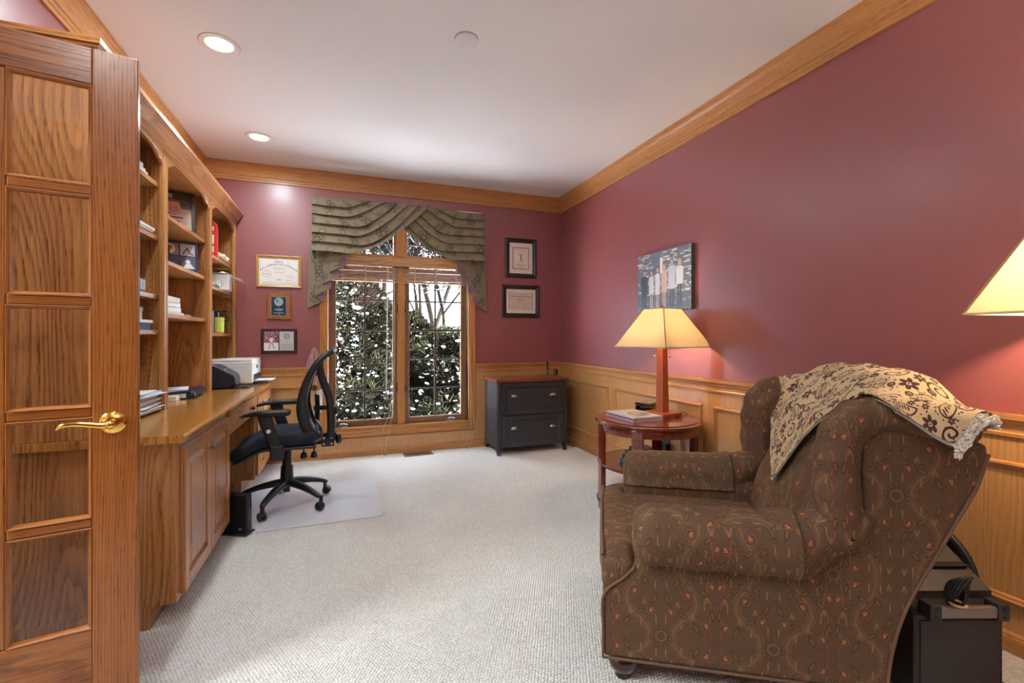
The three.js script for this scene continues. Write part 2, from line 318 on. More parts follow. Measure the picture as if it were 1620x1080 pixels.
function wallFrame(profile, a, b, y0, y1, map) {                    // picture-frame moulding with mitred corners; profile = [out of wall, in from the outer edge]
  const pos = [], uv = [], o = rr(0, 3), corners = (k) => { const i = k[1]; return [[a + i, y0 + i], [b - i, y0 + i], [b - i, y1 - i], [a + i, y1 - i]]; };
  for (let e = 0; e < 4; e++) for (let k = 0; k < profile.length - 1; k++) {
    const A = corners(profile[k]), C = corners(profile[k + 1]), p = [[A[e], profile[k]], [A[(e + 1) % 4], profile[k]], [C[(e + 1) % 4], profile[k + 1]], [C[e], profile[k + 1]]];
    for (const i of [0, 1, 2, 0, 2, 3]) { const [[s, y], pr] = p[i]; pos.push(...map(s, y, pr[0])); uv.push(pr[1] * 1.4 + o + e * 0.13, (e % 2 ? y : s) + o); }
  }
  const g = new THREE.BufferGeometry(); g.setAttribute('position', new THREE.Float32BufferAttribute(pos, 3)); g.setAttribute('uv', new THREE.Float32BufferAttribute(uv, 2)); g.computeVertexNormals(); return g;
}
struct('baseboard_right', moulding(baseP, [XR - boardT, DF], [XR - boardT, DB], [-1, 0], 0, 1), M.trim, 'oak baseboard along the right wall');
{
  const t = structGroup('trim_7', 'oak wainscot along the window wall'), panelP = [[0, 0], [0.006, 0.001], [0.0135, 0.006], [0.015, 0.012], [0.0095, 0.018], [0.0075, 0.026], [0, 0.03]];
  wpart(t, 'wainscot_board', B(XL, CAS.x0, 0, 0.81, DB - boardT, DB, 1, 0.0005), M.wain); wpart(t, 'wainscot_board', B(CAS.x1, XR, 0, 0.81, DB - boardT, DB, 1, 0.0005), M.wain);
  wpart(t, 'wainscot_board', B(CAS.x0, CAS.x1, 0, CAS.y0 + 0.01, DB - boardT, DB, 1, 0.0005), M.wain);
  wpart(t, 'chair_rail', moulding(railP, [XL, DB], [CAS.x0, DB], [0, -1], 0, 0), M.trim); wpart(t, 'chair_rail', moulding(railP, [CAS.x1, DB], [XR, DB], [0, -1], 0, 1), M.trim);
  for (const [a, b] of [[-1.15, -0.32], [1.42, 2.25]]) wpart(t, 'panel_moulding', wallFrame(panelP, a, b, 0.178, 0.708, (s, y, p) => [s, y, -(DB - boardT - p)]), M.trim);
}
struct('baseboard_back', moulding(baseP, [XL, DB - boardT], [XR, DB - boardT], [0, -1], 0, 1), M.trim, 'oak baseboard under the window');

// ---------------------------------------------------------------- window
{
  const w = structGroup('window_1', 'tall twin casement window with transom and dark grilles');
  const casP = [[0, 0], [0.024, 0], [0.026, 0.008], [0.018, 0.016], [0.016, 0.03], [0.018, 0.044], [0.012, 0.058], [0.012, 0.07], [0.004, 0.077], [0, 0.077]];
  wpart(w, 'window_casing', wallFrame(casP, CAS.x0, CAS.x1, CAS.y0 + 0.02, CAS.y1, (s, y, p) => [s, y, -(DB - p)]), M.casing);
  wpart(w, 'window_stool', B(WO.x0 - 0.01, WO.x1 + 0.01, 0.262, 0.285, DB - 0.02, DB + 0.1, 0), M.casing);
  // jamb liners
  wpart(w, 'jamb', B(WO.x0 - 0.012, WO.x0, WO.y0, WO.y1, DB - 0.004, DB + 0.15, 1), M.casing); wpart(w, 'jamb', B(WO.x1, WO.x1 + 0.012, WO.y0, WO.y1, DB - 0.004, DB + 0.15, 1), M.casing);
  wpart(w, 'jamb', B(WO.x0, WO.x1, WO.y1, WO.y1 + 0.012, DB - 0.004, DB + 0.15, 0), M.casing);
  const D0 = 4.775, D1 = 4.815, gd = 4.797;
  wpart(w, 'mullion', B(0.506, 0.578, WO.y0, 1.955, DB + 0.012, D1 + 0.02, 1), M.casing);
  wpart(w, 'transom_bar', B(WO.x0, WO.x1, 1.93, 1.985, DB + 0.012, D1 + 0.02, 0), M.casing);
  wpart(w, 'transom_mullion', merge([B(0.466, 0.602, 1.98, WO.y1, DB + 0.02, D1 + 0.02, 1), B(0.50, 0.568, 1.98, WO.y1, DB + 0.004, DB + 0.03, 1, 0.006)]), M.casing);
  const bar = (x0, x1, y0, y1) => B(x0, x1, y0, y1, gd - 0.009, gd + 0.009, undefined, 0.002);
  const rows = [0.352, 0.639, 0.945, 1.236, 1.537, 1.838].map((y, i) => i ? y : 0.352);
  for (const [ox0, ox1, gx0, gx1, mx] of [[WO.x0 + 0.001, 0.505, -0.078, 0.460, 0.190], [0.579, WO.x1 - 0.001, 0.625, 1.166, 0.894]]) {
    const s = new THREE.Group(); s.name = 'casement_sash'; w.add(s); home.set(s, new THREE.Vector3());
    wpart(s, 'stile', B(ox0, gx0, 0.287, 1.928, D0, D1, 1), M.sash); wpart(s, 'stile', B(gx1, ox1, 0.287, 1.928, D0, D1, 1), M.sash);
    wpart(s, 'rail', B(gx0, gx1, 0.287, 0.348, D0, D1, 0), M.sash); wpart(s, 'rail', B(gx0, gx1, 1.88, 1.928, D0, D1, 0), M.sash);
    wpart(s, 'muntin', bar(mx - 0.009, mx + 0.009, 0.348, 1.88), M.muntin);
    for (const y of rows.slice(1)) { wpart(s, 'muntin', bar(gx0, mx - 0.009, y - 0.008, y + 0.008), M.muntin); wpart(s, 'muntin', bar(mx + 0.009, gx1, y - 0.008, y + 0.008), M.muntin); }
    const ys = [...rows, 1.888];
    for (let r = 0; r < 6; r++) for (const [a, b] of [[gx0, mx], [mx, gx1]]) { const g = new THREE.PlaneGeometry(b - a - 0.012, ys[r + 1] - ys[r] - 0.008); g.translate((a + b) / 2, (ys[r] + ys[r + 1]) / 2, -gd); wpart(s, 'pane', g, M.glass); }
  }
  for (const [gx0, gx1, mx] of [[WO.x0 + 0.05, 0.466, 0.190], [0.602, WO.x1 - 0.05, 0.894]]) {
    wpart(w, 'transom_rail', B(gx0 - 0.05, gx1, 1.985, 2.0, D0, D1, 0), M.casing); 
    wpart(w, 'transom_stile', gx0 < 0.2 ? B(WO.x0, gx0, 1.985, WO.y1, D0, D1, 1) : B(gx1, WO.x1, 1.985, WO.y1, D0, D1, 1), M.casing);
    const yh = 2.118;
    wpart(w, 'muntin', bar(mx - 0.008, mx + 0.008, 2.0, WO.y1), M.muntin); wpart(w, 'muntin', bar(gx0, mx - 0.008, yh - 0.007, yh + 0.007), M.muntin); wpart(w, 'muntin', bar(mx + 0.008, gx1, yh - 0.007, yh + 0.007), M.muntin);
    for (const [a, b] of [[gx0, mx], [mx, gx1]]) for (const [c, d] of [[2.0, yh], [yh, WO.y1]]) { const g = new THREE.PlaneGeometry(b - a - 0.01, d - c - 0.008); g.translate((a + b) / 2, (c + d) / 2, -gd); wpart(w, 'pane', g, M.glass); }
  }
  // crank handles and sash locks
  for (const x of [-0.02, 1.045]) {
    const c = wpart(w, 'crank_handle', merge([B(x - 0.045, x + 0.045, 0.283, 0.297, 4.752, 4.772, 0, 0.004), new THREE.CylinderGeometry(0.011, 0.013, 0.03, 12).translate(x - 0.02, 0.305, -4.757), tube([[x - 0.02, 0.318, -4.757], [x + 0.01, 0.322, -4.75], [x + 0.05, 0.313, -4.746]], 0.006, 10)]), M.steel);
  }
  for (const [x, y] of [[0.500, 0.66], [0.500, 1.46], [0.585, 0.66], [0.585, 1.46]]) wpart(w, 'sash_lock', merge([B(x - 0.007, x + 0.007, y - 0.045, y + 0.045, 4.758, 4.776, 1, 0.003), tube([[x, y, -4.757], [x, y + 0.03, -4.745], [x, y + 0.05, -4.744]], 0.005, 8)]), M.iron);
}

// ---------------------------------------------------------------- recessed ceiling lights
{
  const glow = std({ color: '#ffffff', emissive: new THREE.Color(1, 0.95, 0.86), emissiveIntensity: 3, roughness: 0.5 });
  const which = ['larger lit recessed ceiling light over the near bookcase bay', 'recessed ceiling light nearest the window wall', 'unseen recessed ceiling light above the French door', 'unseen recessed ceiling light by the doorway'];  // last two are out of view, continuing the row at its spacing
  RL.ceilingHoles.forEach(([x, d], i) => {
    const t = thing('recessed_light', which[i], 'ceiling light', [x, HC, -d], 0, 'recessed lights over the desk');
    part(t, 'trim_ring', lathe([[0.066, -0.0015], [0.07, -0.006], [0.094, -0.004], [0.098, 0], [0.066, 0]], 40), M.white);
    part(t, 'lens', lathe([[0, -0.0025], [0.066, -0.002], [0.066, 0], [0, 0]], 40), glow);
    const l = new THREE.RectAreaLight(new THREE.Color(0.84, 0.94, 1), 225, 0.115, 0.115); l.position.set(0, -0.008, 0); l.rotation.x = -Math.PI / 2; t.add(l);
  });
  const c = thing('ceiling_cover_plate', 'round white blank cover plate on the ceiling', 'cover plate', [0.604, HC, -2.347]);
  part(c, 'plate', lathe([[0, -0.012], [0.05, -0.012], [0.06, -0.009], [0.063, 0], [0, 0]], 40), M.ceil);
  for (const s of [-1, 1]) part(c, 'screw', new THREE.CylinderGeometry(0.003, 0.003, 0.002, 10).translate(s * 0.012, -0.0125, s * 0.022), M.steel);
}
// added torchiere-shaped uplight behind the viewer, put in to brighten the ceiling
{
  const t = thing('added_uplight', 'tall added uplight behind the viewer, brightening the ceiling', 'lamp', [0.5, 0, 0.85]);
  part(t, 'base', lathe([[0.001, 0], [0.14, 0], [0.14, 0.015], [0.03, 0.03], [0.001, 0.03]], 32), M.iron); part(t, 'pole', new THREE.CylinderGeometry(0.012, 0.012, 1.74, 12).translate(0, 0.89, 0), M.iron);
  part(t, 'bowl', lathe([[0.01, 1.75], [0.09, 1.77], [0.17, 1.83], [0.175, 1.83], [0.095, 1.765], [0.01, 1.745]], 32), M.white);
  part(t, 'glowing_disc', new THREE.CylinderGeometry(0.12, 0.12, 0.004, 32).translate(0, 1.80, 0), std({ color: '#ffffff', emissive: new THREE.Color(1, 0.97, 0.93), emissiveIntensity: 3 }));
  const l = new THREE.RectAreaLight(new THREE.Color(0.6, 0.84, 1), 290, 0.2, 0.2); l.position.set(0, 1.81, 0); l.rotation.x = Math.PI / 2; t.add(l);
}
// unseen hall lamp, placed to light the right wall through the doorway
{
  const t = thing('unseen_hall_lamp', 'unseen flush white glass ceiling lamp in the hall', 'ceiling light', [-2.6, HC, -0.9]);
  part(t, 'diffuser', new THREE.CylinderGeometry(0.5, 0.5, 0.05, 32).translate(0, -0.025, 0), std({ color: '#ffffff', emissive: new THREE.Color(1, 0.96, 0.9), emissiveIntensity: 2 }));
  const l = new THREE.RectAreaLight(new THREE.Color(0.85, 0.95, 1), 50, 0.85, 0.85); l.position.set(0, -0.056, 0); l.rotation.x = -Math.PI / 2; t.add(l);
}
// ---------------------------------------------------------------- outdoors: snow, evergreens, bare trees
{
  M.snow = std({ color: '#eef2f8', roughness: 0.9 });
  M.bark = std({ color: '#17130f', roughness: 1, specularIntensity: 0.1 });
  const GY = -0.55, pos = [], N = 40;
  const hill = (x, d) => GY + 0.05 * Math.sin(x * 1.3 + d) + 0.03 * Math.sin(d * 2.1) + 0.03 * Math.max(0, d - 10);
  const gs = sheet((u, v) => { const x = lerp(-18, 26, u), d = lerp(4.95, 45, v * v); return P3(x, hill(x, d), d); }, N, N);
  const g0 = struct('ground_snow', gs, M.snow, 'snow covered garden ground'); 
  // evergreen shrubs
  const spray = mergeGeometries([0, 1, 2, 3].map((k) => { const c = new THREE.ConeGeometry(0.016, 0.11, 4); c.scale(1, 1, 0.4); c.translate(0, 0.05, 0); c.rotateZ((k - 1.5) * 0.42); c.rotateX((k % 2 - 0.5) * 0.5); return c; }));
  const clump = new THREE.IcosahedronGeometry(1, 1); { const p = clump.attributes.position; for (let i = 0; i < p.count; i++) { const v = new THREE.Vector3().fromBufferAttribute(p, i), s = 0.85 + 0.3 * pnoise(v.x * 3 + 9, v.y * 3 + 9 + v.z * 2, 64, 64, 3); p.setXYZ(i, v.x * s, v.y * s * 0.55, v.z * s); } clump.computeVertexNormals(); }
  const needle = std({ color: '#0f110a', roughness: 1, specularIntensity: 0.08 });
  const shrub = (x, d, r, h, n, label) => {
    const y0 = hill(x, d), t = thing('evergreen_shrub', label, 'shrub', [x, y0, -d], 0, 'snowy evergreen shrubs outside');
    part(t, 'trunk', new THREE.CylinderGeometry(0.03, 0.07, h * 0.85, 7).translate(0, h * 0.42, 0), M.bark);
    const fol = new THREE.InstancedMesh(spray, needle, n), sn = new THREE.InstancedMesh(clump, M.snow, Math.round(n / 4.5)), m = new THREE.Matrix4(), q = new THREE.Quaternion(), up = new THREE.Vector3(0, 1, 0), c = new THREE.Color();
    const lump = (a, y) => 1 + 0.28 * (pnoise((a / 6.2832) * 9, y * 4 + 30, 9, 99, 11 + Math.round(x * 10)) - 0.5) * 2;
    const rad = (a, y) => r * lump(a, y) * Math.pow(clamp(1 - Math.pow(Math.abs(y / h - 0.28) / 0.75, 2.4)), 0.6);
    for (let i = 0; i < n; i++) {
      const y = h * Math.pow(rnd(), 0.9), a = rr(0, 6.2832), s = 0.45 + 0.55 * Math.pow(rnd(), 0.35), R = rad(a, y) * s;
      const dir = new THREE.Vector3(Math.cos(a) * 0.8 + rr(-0.5, 0.5), rr(-0.1, 0.9), Math.sin(a) * 0.8 + rr(-0.5, 0.5)).normalize();
      q.setFromUnitVectors(up, dir); m.compose(new THREE.Vector3(Math.cos(a) * R, y, Math.sin(a) * R), q, new THREE.Vector3(1, 1, 1).multiplyScalar(rr(0.8, 1.5))); fol.setMatrixAt(i, m);
      const v = rr(0.55, 1.5), w = rnd() < 0.12 ? 1.7 : 1; fol.setColorAt(i, c.setRGB(v * w, v, v * 0.8));
    }
    for (let i = 0; i < sn.count; i++) {
      const y = h * Math.pow(rnd(), 0.75), a = rr(0, 6.2832), R = rad(a, y) * rr(0.75, 1.0);
      q.setFromEuler(new THREE.Euler(rr(-0.5, 0.5), rr(0, 6), rr(-0.5, 0.5))); const s = 0.009 + 0.034 * Math.pow(rnd(), 2.2);
      m.compose(new THREE.Vector3(Math.cos(a) * R, y + 0.02, Math.sin(a) * R), q, new THREE.Vector3(s * rr(0.7, 1.9), s * rr(0.6, 1.1), s * rr(0.7, 1.9))); sn.setMatrixAt(i, m);
    }
    fol.name = 'foliage'; fol.userData = { kind: 'stuff' }; fol.castShadow = fol.receiveShadow = true; t.add(fol);
    sn.name = 'snow_clumps'; sn.userData = { kind: 'stuff' }; sn.castShadow = sn.receiveShadow = true; t.add(sn);
  };
  shrub(-0.15, 7.6, 1.0, 3.0, 7000, 'tall snowy evergreen shrub seen through the left casement');
  shrub(0.95, 8.3, 0.8, 2.15, 4500, 'snowy evergreen shrub behind the centre mullion');
  shrub(1.75, 7.5, 0.85, 1.85, 5500, 'low snowy evergreen shrub seen through the right casement');
  shrub(-1.6, 8.2, 0.9, 2.6, 3000, 'snowy evergreen shrub at the far left outside');
  shrub(3.1, 8.0, 0.9, 2.1, 3000, 'snowy evergreen shrub at the far right outside');
  // bare trees
  const tree = (x, d, h, label, lean = 0, s0 = 1) => {
    seed = Math.round(s0 * 7919 + 17);
    const y0 = hill(x, d), t = thing('bare_tree', label, 'tree', [x, y0, -d], 0, 'bare winter trees outside'), geo = [], snow = [];
    const vx = new THREE.Vector3(), vy = new THREE.Vector3(), vd = new THREE.Vector3();
    const cyl = (a, b, ra, rb, n, list) => {                         // open tapered tube, written straight into the array
      vd.subVectors(b, a).normalize(); vx.set(vd.y, vd.z, vd.x).cross(vd).normalize(); vy.crossVectors(vd, vx);
      const P = (p, r, k) => { const c = Math.cos(k / n * 6.2832) * r, q = Math.sin(k / n * 6.2832) * r; list.push(p.x + vx.x * c + vy.x * q, p.y + vx.y * c + vy.y * q, p.z + vx.z * c + vy.z * q); };
      for (let k = 0; k < n; k++) { P(a, ra, k); P(a, ra, k + 1); P(b, rb, k + 1); P(a, ra, k); P(b, rb, k + 1); P(b, rb, k); }
    };
    const bundle = (list) => { const g = new THREE.BufferGeometry(); g.setAttribute('position', new THREE.Float32BufferAttribute(list, 3)); g.computeVertexNormals(); return g; };
    const grow = (p, dir, len, r, depth) => {
      let a = p.clone(), dr = dir.clone();
      for (let k = 0; k < 3; k++) {
        const b = a.clone().addScaledVector(dr, len / 3), ra = Math.max(0.0125, r * (1 - k * 0.14)), rb = Math.max(0.0125, r * (1 - (k + 1) * 0.14));
        cyl(a, b, ra, rb, depth > 2 ? 3 : 6, geo);
        if (depth > 0 && depth < 4 && Math.abs(dr.y) < 0.85 && rnd() < 0.75) cyl(a.clone().add(new THREE.Vector3(0, ra * 0.8, 0)), b.clone().add(new THREE.Vector3(0, rb * 0.8, 0)), ra * 0.75, rb * 0.75, 4, snow);
        if (depth < 5) { const nb = depth === 0 ? (k ? 2 : 0) : depth > 3 ? (rnd() < 0.5 ? 1 : 2) : rnd() < 0.4 ? 1 : 2; for (let j = 0; j < nb; j++) { const side = new THREE.Vector3(rr(-1, 1), rr(-0.15, 0.75), rr(-1, 1)).normalize(); grow(b, dr.clone().multiplyScalar(0.6).add(side.multiplyScalar(0.85)).normalize(), len * rr(0.5, 0.72), rb * rr(0.5, 0.68), depth + 1); } }
        a = b; dr = dr.clone().add(new THREE.Vector3(rr(-0.22, 0.22), rr(-0.05, 0.14), rr(-0.22, 0.22))).normalize();
      }
    };
    grow(new THREE.Vector3(), new THREE.Vector3(lean, 1, 0).normalize(), h, h * 0.019, 0);
    part(t, 'branches', bundle(geo), M.bark); if (snow.length) part(t, 'branch_snow', bundle(snow), M.snow);
  };
  tree(2.6, 12.5, 4.6, 'bare tree with forked snowy trunk behind the right casement', -0.15, 1);
  tree(0.85, 14, 5.2, 'bare tree behind the left casement', 0.1, 2);
  tree(3.9, 15, 5.5, 'bare tree far right beyond the shrubs', 0, 3);
  tree(-0.6, 17, 5.5, 'bare tree at the left edge of the window view', 0.05, 4);
  [[1.5, 10.6, 3.0, 'slender bare sapling just behind the shrubs, right of the mullion'], [2.3, 11.2, 3.4, 'twiggy bare sapling behind the right casement shrubs'], [3.0, 10.4, 3.2, 'bare sapling at the right edge of the window view'], [0.35, 11.5, 3.8, 'bare sapling behind the tall left shrub'], [1.1, 16.5, 5.0, 'bare tree seen through the middle of the window'], [2.9, 17.5, 5.6, 'bare tree seen high in the right transom']].forEach(([x, d, h, l], i) => tree(x, d, h, l, rr(-0.2, 0.2), 31 + i));
  const far = ['leftmost', 'second from the left', 'third from the left', 'fourth from the left', 'fifth from the left', 'rightmost'];
  [[-2.5, 21], [0.2, 24], [2.0, 19], [3.6, 25], [5.2, 20], [7.4, 23]].forEach(([x, d], i) => tree(x, d, rr(5.5, 7), far[i] + ' of the distant bare trees', rr(-0.1, 0.1), 11 + i));
}
// ---------------------------------------------------------------- French door, standing open into the room
{
  const W = 0.606, Hd = 2.03, T = 0.036, st = 0.108, tr = 0.111, br = 0.292, mw = 0.028;
  const d = structGroup('door_1', 'oak French door leaf with ten glass panes, standing open');
  d.position.set(-1.196, 0.006, -1.611); d.rotation.y = Math.asin(0.129 / 0.61);
  const A = (x0, x1, y0, y1, g) => B(x0, x1, y0, y1, 0, T, g, 0.003);
  part(d, 'stile', A(0, st, 0, Hd, 1), M.door); part(d, 'stile', A(W - st, W, 0, Hd, 1), M.door);
  part(d, 'rail', A(st, W - st, Hd - tr, Hd, 0), M.doorRail); part(d, 'rail', A(st, W - st, 0, br, 0), M.doorRail);
  const cx = W / 2, gy0 = br, gy1 = Hd - tr, rh = (gy1 - gy0 - 4 * mw) / 5;
  const bead = (x0, x1, y0, y1) => wallFrame([[0, 0], [0.002, 0.002], [-0.004, 0.008], [-0.013, 0.011]], x0, x1, y0, y1, (s, y, p) => [s, y, p - 0.001]);
  const bar = (x0, x1, y0, y1, g) => B(x0, x1, y0, y1, 0.004, T - 0.004, g, 0.005);
  part(d, 'muntin', bar(cx - mw / 2, cx + mw / 2, gy0, gy1, 1), M.door);
  for (let r = 1; r < 5; r++) { const y = gy0 + r * rh + (r - 0.5) * mw; part(d, 'muntin', bar(st, cx - mw / 2, y - mw / 2, y + mw / 2, 0), M.door); part(d, 'muntin', bar(cx + mw / 2, W - st, y - mw / 2, y + mw / 2, 0), M.door); }
  for (let r = 0; r < 5; r++) for (const [a, b] of [[st, cx - mw / 2], [cx + mw / 2, W - st]]) {
    const y0 = gy0 + r * (rh + mw), y1 = y0 + rh;
    part(d, 'glazing_bead', bead(a, b, y0, y1), M.door);
    const g = new THREE.PlaneGeometry(b - a, rh); g.translate((a + b) / 2, (y0 + y1) / 2, -T / 2); part(d, 'pane', g, M.glass);
  }
  const hx = W - 0.060, hy = 0.905, h = new THREE.Group(); h.name = 'lever_handle'; d.add(h); h.position.set(hx, hy, 0);
  const rose = part(h, 'rose', lathe([[0, 0.012], [0.012, 0.014], [0.02, 0.011], [0.026, 0.008], [0.033, 0.004], [0.034, 0]], 32).rotateX(Math.PI / 2), M.brass);
  part(h, 'neck', new THREE.CylinderGeometry(0.011, 0.013, 0.03, 20).rotateX(Math.PI / 2).translate(0, 0, 0.024), M.brass);
  const cv = new THREE.CatmullRomCurve3([[0, 0, 0.042], [-0.018, -0.001, 0.046], [-0.045, 0.004, 0.047], [-0.075, 0.009, 0.046], [-0.10, 0.008, 0.045], [-0.112, 0.003, 0.043], [-0.118, -0.004, 0.042]].map((p) => new THREE.Vector3(...p)));
  const fr = cv.computeFrenetFrames(40), lev = sheet((u, v) => { const k = Math.round(v * 40), c = cv.getPoint(v), a = u * Math.PI * 2, ry = lerp(0.0095, 0.0062, v) * (v > 0.93 ? Math.sqrt(Math.max(0, 1 - ((v - 0.93) / 0.07) ** 2)) : 1), rz = ry * 0.8; return c.addScaledVector(new THREE.Vector3(0, 1, 0), Math.cos(a) * ry).addScaledVector(new THREE.Vector3(0, 0, 1), Math.sin(a) * rz); }, 14, 40);
  part(h, 'lever', lev, M.brass); part(h, 'hub', new THREE.SphereGeometry(0.0135, 18, 12).translate(0, 0, 0.042), M.brass);
  const h2 = new THREE.Group(); h2.name = 'lever_handle'; d.add(h2); h2.position.set(hx, hy, -T); h2.rotation.y = Math.PI; h2.scale.x = -1;
  for (const c of h.children.map((x) => x.clone())) h2.add(c);
  part(d, 'latch_plate', LB(0.002, 0.16, 0.022, W + 0.0005, hy, -T / 2), M.brass);
}

// ---------------------------------------------------------------- built-in bookcase
const HX = -0.92, HY1 = 2.21;
const dark = std({ color: '#1d120a', roughness: 0.9 });
{
  const t = thing('bookcase', 'oak built-in bookcase with three arched bays above the desk', 'bookcase', [-1.06, CY, -3.45]);
  const XB = XL + 0.003;
  wpart(t, 'side_panel', B(XB, HX - 0.02, CY, HY1, 2.2, 2.222, 1), M.cab); wpart(t, 'side_panel', B(XB, HX - 0.02, CY, HY1, 4.716, 4.738, 1), M.cab);
  wpart(t, 'back_panel', B(XB, XB + 0.008, CY, HY1, 2.222, 4.716, 1, 0), M.cab);
  for (const d of [3.002, 3.9]) wpart(t, 'partition', B(XB + 0.008, HX - 0.02, CY, HY1, d - 0.012, d + 0.012, 1), M.cab);
  wpart(t, 'top_panel', B(XB, HX - 0.02, 2.186, 2.208, 2.222, 4.716, 2), M.cab);
  const st = [[2.2, 2.262], [2.972, 3.032], [3.87, 3.93], [4.678, 4.738]];
  for (const [a, b] of st) { const s = wpart(t, 'face_stile', B(HX - 0.021, HX, CY, HY1, a, b, 1, 0.004), M.cabStile); for (const c of [a + 0.009, b - 0.009]) wpart(s, 'bead', B(HX - 0.004, HX + 0.004, CY, 2.19, c - 0.006, c + 0.006, 1, 0.003), M.cabStile); }
  const bays = [[2.262, 2.972], [3.032, 3.87], [3.93, 4.678]];
  bays.forEach(([a, b]) => {                                        // arched valance
    const L = b - a, s = new THREE.Shape(), half = (m) => (p) => m ? [L - p[0], p[1]] : p;
    s.moveTo(0, HY1); s.lineTo(0, 2.108);
    for (const k of [0, 1]) {
      const e = (x, y) => (k ? [L - x, y] : [x, y]);
      const pts = [[0.012, 2.108], [0.02, 2.112], [0.028, 2.122], [0.036, 2.124], [0.055, 2.126], [0.075, 2.136], [0.095, 2.150], [0.12, 2.160], [0.16, 2.166], [0.22, 2.168]];
      for (const p of k ? pts.reverse() : pts) s.lineTo(...e(...p));
    }
    s.lineTo(L, 2.108); s.lineTo(L, HY1); s.closePath();
    const g = extr(s, 0.021, 0.003); g.rotateY(Math.PI / 2); g.translate(HX - 0.021, 0, -a); wpart(t, 'arched_valance', metreUV(g, 2), M.cab);
  });
  const shelves = [[2.005, 1.717, 1.40, 1.208], [1.873, 1.61, 1.306], [1.805, 1.563, 1.204]];
  shelves.forEach((ys, i) => ys.forEach((y) => wpart(t, 'shelf', B(XB + 0.009, HX - 0.028, y - 0.026, y, bays[i][0] - 0.028 + (i ? 0.012 : 0) , bays[i][1] + 0.016, 2, 0.004), M.cab)));
  const hole = [];
  for (const [d, s] of [[3.002 - 0.0121, 1], [3.9 - 0.0121, 1], [4.7159, 1]]) for (let y = 0.93; y < 2.1; y += 0.032) for (const x of [-0.985, -1.14]) hole.push(new THREE.CylinderGeometry(0.0032, 0.0032, 0.0006, 6).rotateX(Math.PI / 2).translate(x, y, -d));
  const hm = wpart(t, 'shelf_pin_holes', merge(hole), dark); hm.userData.kind = 'stuff';
  // crown with a return at the near end
  const cp = [[0, 2.186], [0.006, 2.186], [0.008, 2.2], [0.014, 2.203], [0.015, 2.211], [0.022, 2.214], [0.027, 2.226], [0.034, 2.243], [0.044, 2.257], [0.05, 2.26], [0.052, 2.267], [0.06, 2.271], [0.06, 2.292], [0, 2.292]];
  wpart(t, 'crown_moulding', moulding(cp, [HX, 2.2], [HX, 4.738], [1, 0], -1, 0), M.cab); wpart(t, 'crown_moulding', moulding(cp, [XB, 2.2], [HX, 2.2], [0, -1], 0, -1), M.cab);
}
// ---------------------------------------------------------------- built-in desk: cabinets, drawer, worktop
const knob = lathe([[0, 0.026], [0.008, 0.0255], [0.0135, 0.022], [0.014, 0.018], [0.009, 0.012], [0.006, 0.008], [0.0065, 0.003], [0.009, 0]], 20);
M.pewter = std({ color: '#6d6a66', metalness: 1, roughness: 0.32 });
const FX = -0.64;
function panelDoor(t, d0, d1, y0, y1, knobAt, name = 'door') {
  const fw = Math.min(0.058, (d1 - d0) * 0.2), X0 = FX, X1 = FX + 0.02;
  const dg = new THREE.Group(); dg.name = name; t.add(dg); home.set(dg, home.get(t));
  wpart(dg, 'stile', B(X0, X1, y0, y1, d0, d0 + fw, 1, 0.003), M.cabStile); wpart(dg, 'stile', B(X0, X1, y0, y1, d1 - fw, d1, 1, 0.003), M.cabStile);
  wpart(dg, 'rail', B(X0, X1, y0, y0 + fw, d0 + fw, d1 - fw, 2, 0.003), M.cab); wpart(dg, 'rail', B(X0, X1, y1 - fw, y1, d0 + fw, d1 - fw, 2, 0.003), M.cab);
  const g = merge([wallFrame([[0.004, 0], [0.006, 0.006], [0.0155, 0.03], [0.019, 0.032]], d0 + fw - 0.002, d1 - fw + 0.002, y0 + fw - 0.002, y1 - fw + 0.002, (s, y, p) => [X0 + p, y, -s]), B(X0 + 0.002, X0 + 0.019, y0 + fw + 0.03, y1 - fw - 0.03, d0 + fw + 0.03, d1 - fw - 0.03, 1, 0.001)]);
  wpart(dg, 'raised_panel', g, M.cab);
  if (knobAt) { const k = part(dg, 'knob', knob, M.pewter, 'pewter knob'); const h = home.get(t); k.rotation.z = -Math.PI / 2; k.position.set(X1 - h.x, knobAt[1] - h.y, -knobAt[0] - h.z); }
  return dg;
}
{
  const t = thing('base_cabinet', 'oak base cabinet with two raised-panel doors under the desk top', 'cabinet', [-0.92, 0, -2.68]);
  wpart(t, 'carcass', B(XL + 0.003, FX - 0.02, 0.09, CY - 0.036, 2.222, 3.045, 1, 0), M.cab); wpart(t, 'end_panel', B(XL + 0.003, FX - 0.021, 0.09, CY - 0.036, 2.21, 2.221, 1), M.cab); wpart(t, 'toe_kick', B(XL + 0.003, -0.728, 0, 0.092, 2.212, 3.045, 2), M.cab);
  wpart(t, 'face_stile', B(FX - 0.021, FX, 0.09, CY - 0.036, 2.21, 2.285, 1), M.cabStile); wpart(t, 'face_stile', B(FX - 0.021, FX, 0.09, CY - 0.036, 2.995, 3.045, 1), M.cabStile);
  wpart(t, 'face_rail', B(FX - 0.021, FX, 0.69, CY - 0.036, 2.285, 2.995, 2), M.cab); wpart(t, 'face_rail', B(FX - 0.021, FX, 0.09, 0.125, 2.285, 2.995, 2), M.cab);
  panelDoor(t, 2.252, 2.640, 0.108, 0.712, [2.617, 0.63]); panelDoor(t, 2.645, 3.033, 0.108, 0.712, [2.668, 0.63]);
}
